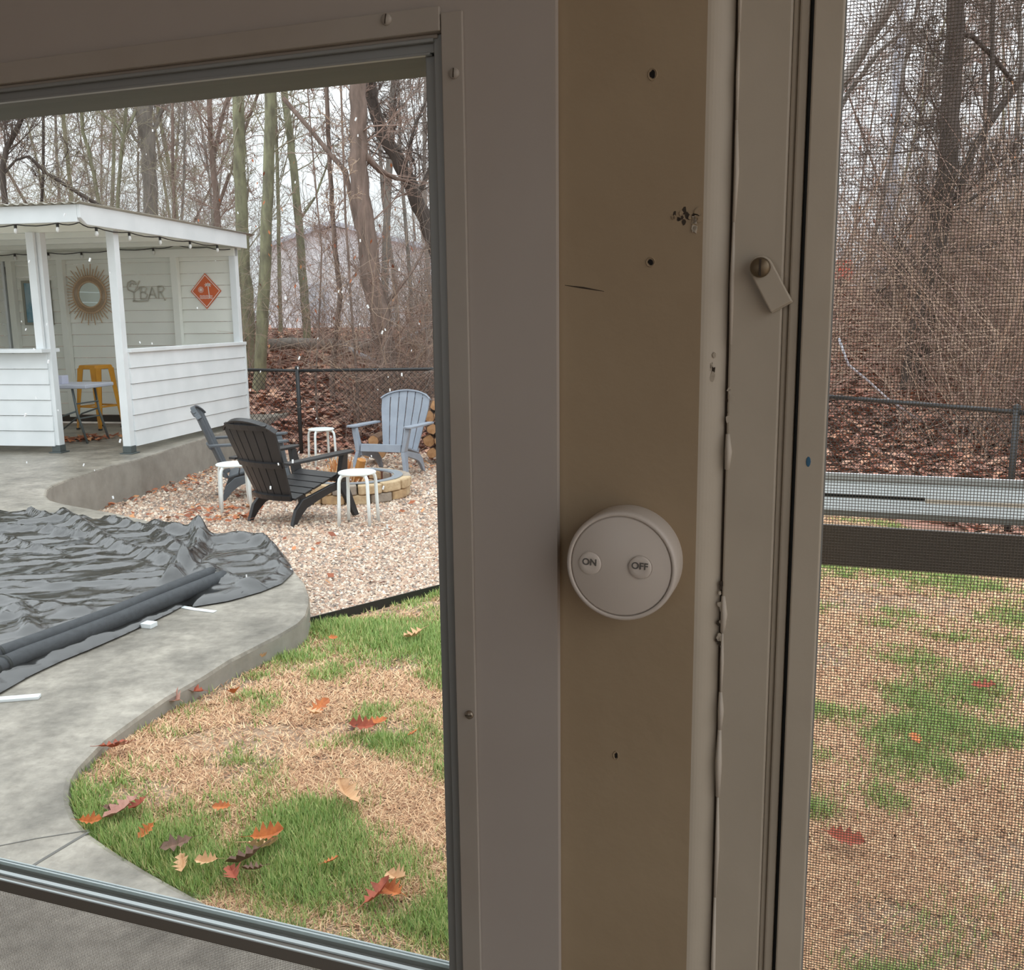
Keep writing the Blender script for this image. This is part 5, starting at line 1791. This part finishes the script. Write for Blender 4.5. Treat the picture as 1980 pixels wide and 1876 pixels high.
# undergrowth: thickets of thin stems behind the fence
def thicket(label, n, fx, h, r, m, seed):
    T = Tubes()
    for i in range(n):
        x, y = fx()
        p = (x, y, ground(x, y) - .05)
        L = tr.uniform(*h)
        q = limb(p, (tr.normal(0, .35), tr.normal(0, .35), 1), L, 5, .20, -.03)
        rr = tr.uniform(*r)
        T.add(q, np.linspace(rr, rr * .4, 6), 3)
        for _ in range(5):
            k = tr.randint(1, 5)
            w = limb(q[k], tr.normal(0, 1, 3) + np.array([0, 0, .4]), L * tr.uniform(.2, .45), 3, .25)
            T.add(w, np.linspace(rr * .6, rr * .3, 4), 3)
    return tag(T.build('thicket', m), label, 'brush', kind='stuff')
def band(a0, a1, b0, b1, r0=11, r1=32):
    def f():
        while True:
            th = math.radians(tr.uniform(a0, a1))
            r = tr.uniform(r0, r1)
            x, y = r * math.sin(th), r * math.cos(th)
            if b0 < beyond(x, y) < b1 and not (.300 < x / y < .392 and beyond(x, y) > .8 and tr.rand() < .97) and not (.375 < x / y < .47 and beyond(x, y) < 4.3 and tr.rand() < .8) and not (-.31 < x / y < -.10 and beyond(x, y) > 1.5 and tr.rand() < .8) and not (x < -2.4 and beyond(x, y) < 3):
                return x, y
    return f
thicket('reddish brown tangle of twigs right behind the fence, left window', 420, band(-20, -2, .5, 3.5), (.6, 2.0), (.0035, .007), TW['red'], 1)
thicket('grey brown brush of tall saplings deeper behind the left window', 700, band(-32, -2, 4, 14), (1.2, 3.6), (.0045, .009), TW['grey'], 2)
thicket('rust coloured low brambles on the wooded slope', 350, band(-30, -2, 3, 9), (.5, 1.6), (.005, .009), TW['red'], 3)
thicket('fine pale grey saplings and vines tangled among the trunks, left window', 500, band(-21, -3, 1.0, 8), (1.6, 4.2), (.003, .006), TW['grey'], 7)
thicket('fine tan vines and briars hanging among the trunks, left window', 220, band(-19, -3, .8, 5), (1.2, 3.8), (.003, .005), TW['tan'], 8)
thicket('brown saplings and briars on the slope beyond the middle of the fence', 700, band(-3, 14, .8, 9, 10, 26), (.9, 3.2), (.004, .008), TW['red'], 10)
thicket('fine olive saplings behind the shed roof', 500, band(-32, -16, 3.5, 12), (2.0, 5.5), (.004, .007), TW['moss'], 9)
thicket('dense brown thicket on the slope behind the right screen', 2000, band(13, 38, 1, 12), (.9, 3.4), (.005, .010), TW['red'], 4)
thicket('pale tan twigs and saplings among the thicket behind the right screen', 900, band(13, 38, .6, 8), (1.0, 4.0), (.0045, .008), TW['tan'], 5)
thicket('grey saplings at the top of the slope behind the right screen', 600, band(13, 38, 6, 18), (2.0, 4.6), (.005, .010), TW['grey'], 6)
# dead leaves still hanging in the twigs
n = 260
th = np.radians(np.where(rs.rand(n) < .6, rs.uniform(-18, -4, n), rs.uniform(17, 34, n)))
r = rs.uniform(13.6, 17, n)
x, y = r * np.sin(th), r * np.cos(th)
z = ground_np(x, y) + rs.uniform(.3, 4.0, n)
s = rs.uniform(.018, .04, n)
a = rs.uniform(0, 6.28, n)
A = np.stack([np.cos(a) * s * .5, np.sin(a) * s * .5, -s], -1)
B = np.stack([-np.sin(a) * s * .5, np.cos(a) * s * .5, 0 * s], -1)
c = np.stack([x, y, z], -1)
ok = np.maximum(y - 12.75, (x - .72) * .815 + (y - 12.75) * .58) > .5
P = np.stack([c - A, c - B, c + A, c + B], 1)[ok].reshape(-1, 3)
m_ = int(ok.sum())
tag(np_mesh('hanging_leaves', P, np.arange(m_)[:, None] * 4 + np.array([[0, 1, 2, 3]]), TINT, cols=np.array(LC2)[rs.randint(0, 5, m_)]), 'orange brown dead leaves still caught in the twigs', 'leaf litter', kind='stuff')

# fallen logs
def log(label, pxs, y, w, kind, name='fallen_log'):
    pts = [at_y(a, b, y + .1 * i) for i, (a, b) in enumerate(pxs)]
    q = MB()
    q.tube(pts, [wr(w * f, y) for f in np.linspace(1, .8, len(pts))], 10)
    return tag(q.build(name, BK[kind], smooth=True), label, 'branch' if 'branch' in name else 'log')
log('thick grey fallen log lying in the woods behind the fence', [(520, 668), (560, 664), (640, 666), (720, 672)], 16.9, 24, 'grey')
log('pale fallen trunk slanting down behind the thick vine-wrapped trunk', [(664, 668), (700, 688), (745, 705)], 15.6, 10, 'pale')
log('thin pale branch propped up at the right edge of the left window', [(770, 660), (805, 645), (845, 622)], 17.0, 7, 'pale', 'fallen_branch')
log('pale green branch hanging slantwise behind the right screen', [(1622, 655), (1640, 705), (1680, 738), (1715, 770), (1780, 815)], 10.5, 5, 'pale', 'fallen_branch')

# ------------------------------------------------------------------ the pale house and the truck far behind
HWALL = mat('pale_blue_siding', rgb(246, 249, 254), .7, rgb(240, 244, 252), 2.0)
HROOF = mat('house_roof', rgb(206, 212, 224), .8)
hy = 33.0
a, b, c = at_y(522, 590, hy), at_y(575, 440, hy), at_y(705, 590, hy)
el = at_y(522, 475, hy)
house = thing('white_house', 'pale bluish white gabled house far behind the trees', 'house', (a.x, hy, el.z - 4.2), 0)
W_, rz_ = 5.4, b.z - (el.z - 4.2)
q = MB()
q.prism([(0, 0), (W_, 0), (W_, 4.2), (W_ * .42, rz_), (0, 4.2)], 0, 7, lambda x, z, t: (x, t, z))
q.build('wall', HWALL, house)
q = MB()
for (x0, z0_), (x1, z1_) in (((-.3, 4.0), (W_ * .42, rz_ + .05)), ((W_ * .42, rz_ + .05), (W_ + .3, 3.9))):
    q.hexa([(x0, -.3, z0_), (x1, -.3, z1_), (x1, 7.3, z1_), (x0, 7.3, z0_)], [(x0, -.3, z0_ + .15), (x1, -.3, z1_ + .15), (x1, 7.3, z1_ + .15), (x0, 7.3, z0_ + .15)])
q.build('roof', HROOF, house)
for x in (1.1, 3.4):
    o = MB().box(x, x + .9, -.06, .02, 1.6, 2.9).build('window', HROOF, house)
    MB().box(x + .08, x + .82, -.07, -.05, 1.68, 2.82).build('pane', GLASS, o)
q = MB()
q.box(W_, W_ + 6.0, .6, 6, 0, 3.0)
q.build('wing', HWALL, house)
ty = 31.0
ta, tb_ = at_y(1600, 562, ty), at_y(1690, 562, ty)
truck = thing('truck', 'red and white truck on the road beyond the woods behind the right screen', 'truck', (ta.x, ty, ta.z))
RED = mat('truck_red', rgb(226, 70, 44), .4)
TWH = mat('truck_white', rgb(236, 238, 242), .4)
L1 = tb_.x - ta.x
MB().box(-1.6, L1 * .52, 0, 1.8, .28, .95).build('body', RED, truck, bevel=.04)
MB().box(L1 * .10, L1 * .50, .1, 1.7, .62, .66).build('stripe', TWH, truck)
MB().box(L1 * .54, L1, 0, 1.8, .22, .80).build('cab', TWH, truck, bevel=.06)
MB().box(L1 * .60, L1 * .9, -.01, .02, .50, .74).build('cab_window', mat('truck_window', rgb(120, 130, 144), .2), truck)
for x in (-1.0, L1 * .3, L1 * .8):
    q = MB()
    q.lathe([(.00001, 0), (.2, 0), (.2, -.2), (.00001, -.2)], 16, (x, 0, .2), 'y')
    q.build('wheel', RUBBER, truck)

# wet snow drifting down in front of the shed
fl = MB()
for i in range(120):
    y = rn.uniform(4.5, 9.5)
    th = math.radians(rn.uniform(-28, -4))
    x, z = y * math.tan(th), rn.uniform(-.1, 3.2)
    if y > 9.2 and x < -3.4:
        continue
    s = rn.uniform(.004, .0085)
    a = rn.uniform(-.6, .6)
    fl.bar((x, y, z), (x + s * 2 * math.sin(a), y, z - s * 2.4), s * 1.1, s, (1, 0, 0))
SNOW = mat('wet_snow', rgb(250, 252, 255), .5)
tag(fl.build('snowflakes', SNOW), 'scattered wet snowflakes falling over the yard', 'snow', kind='stuff')
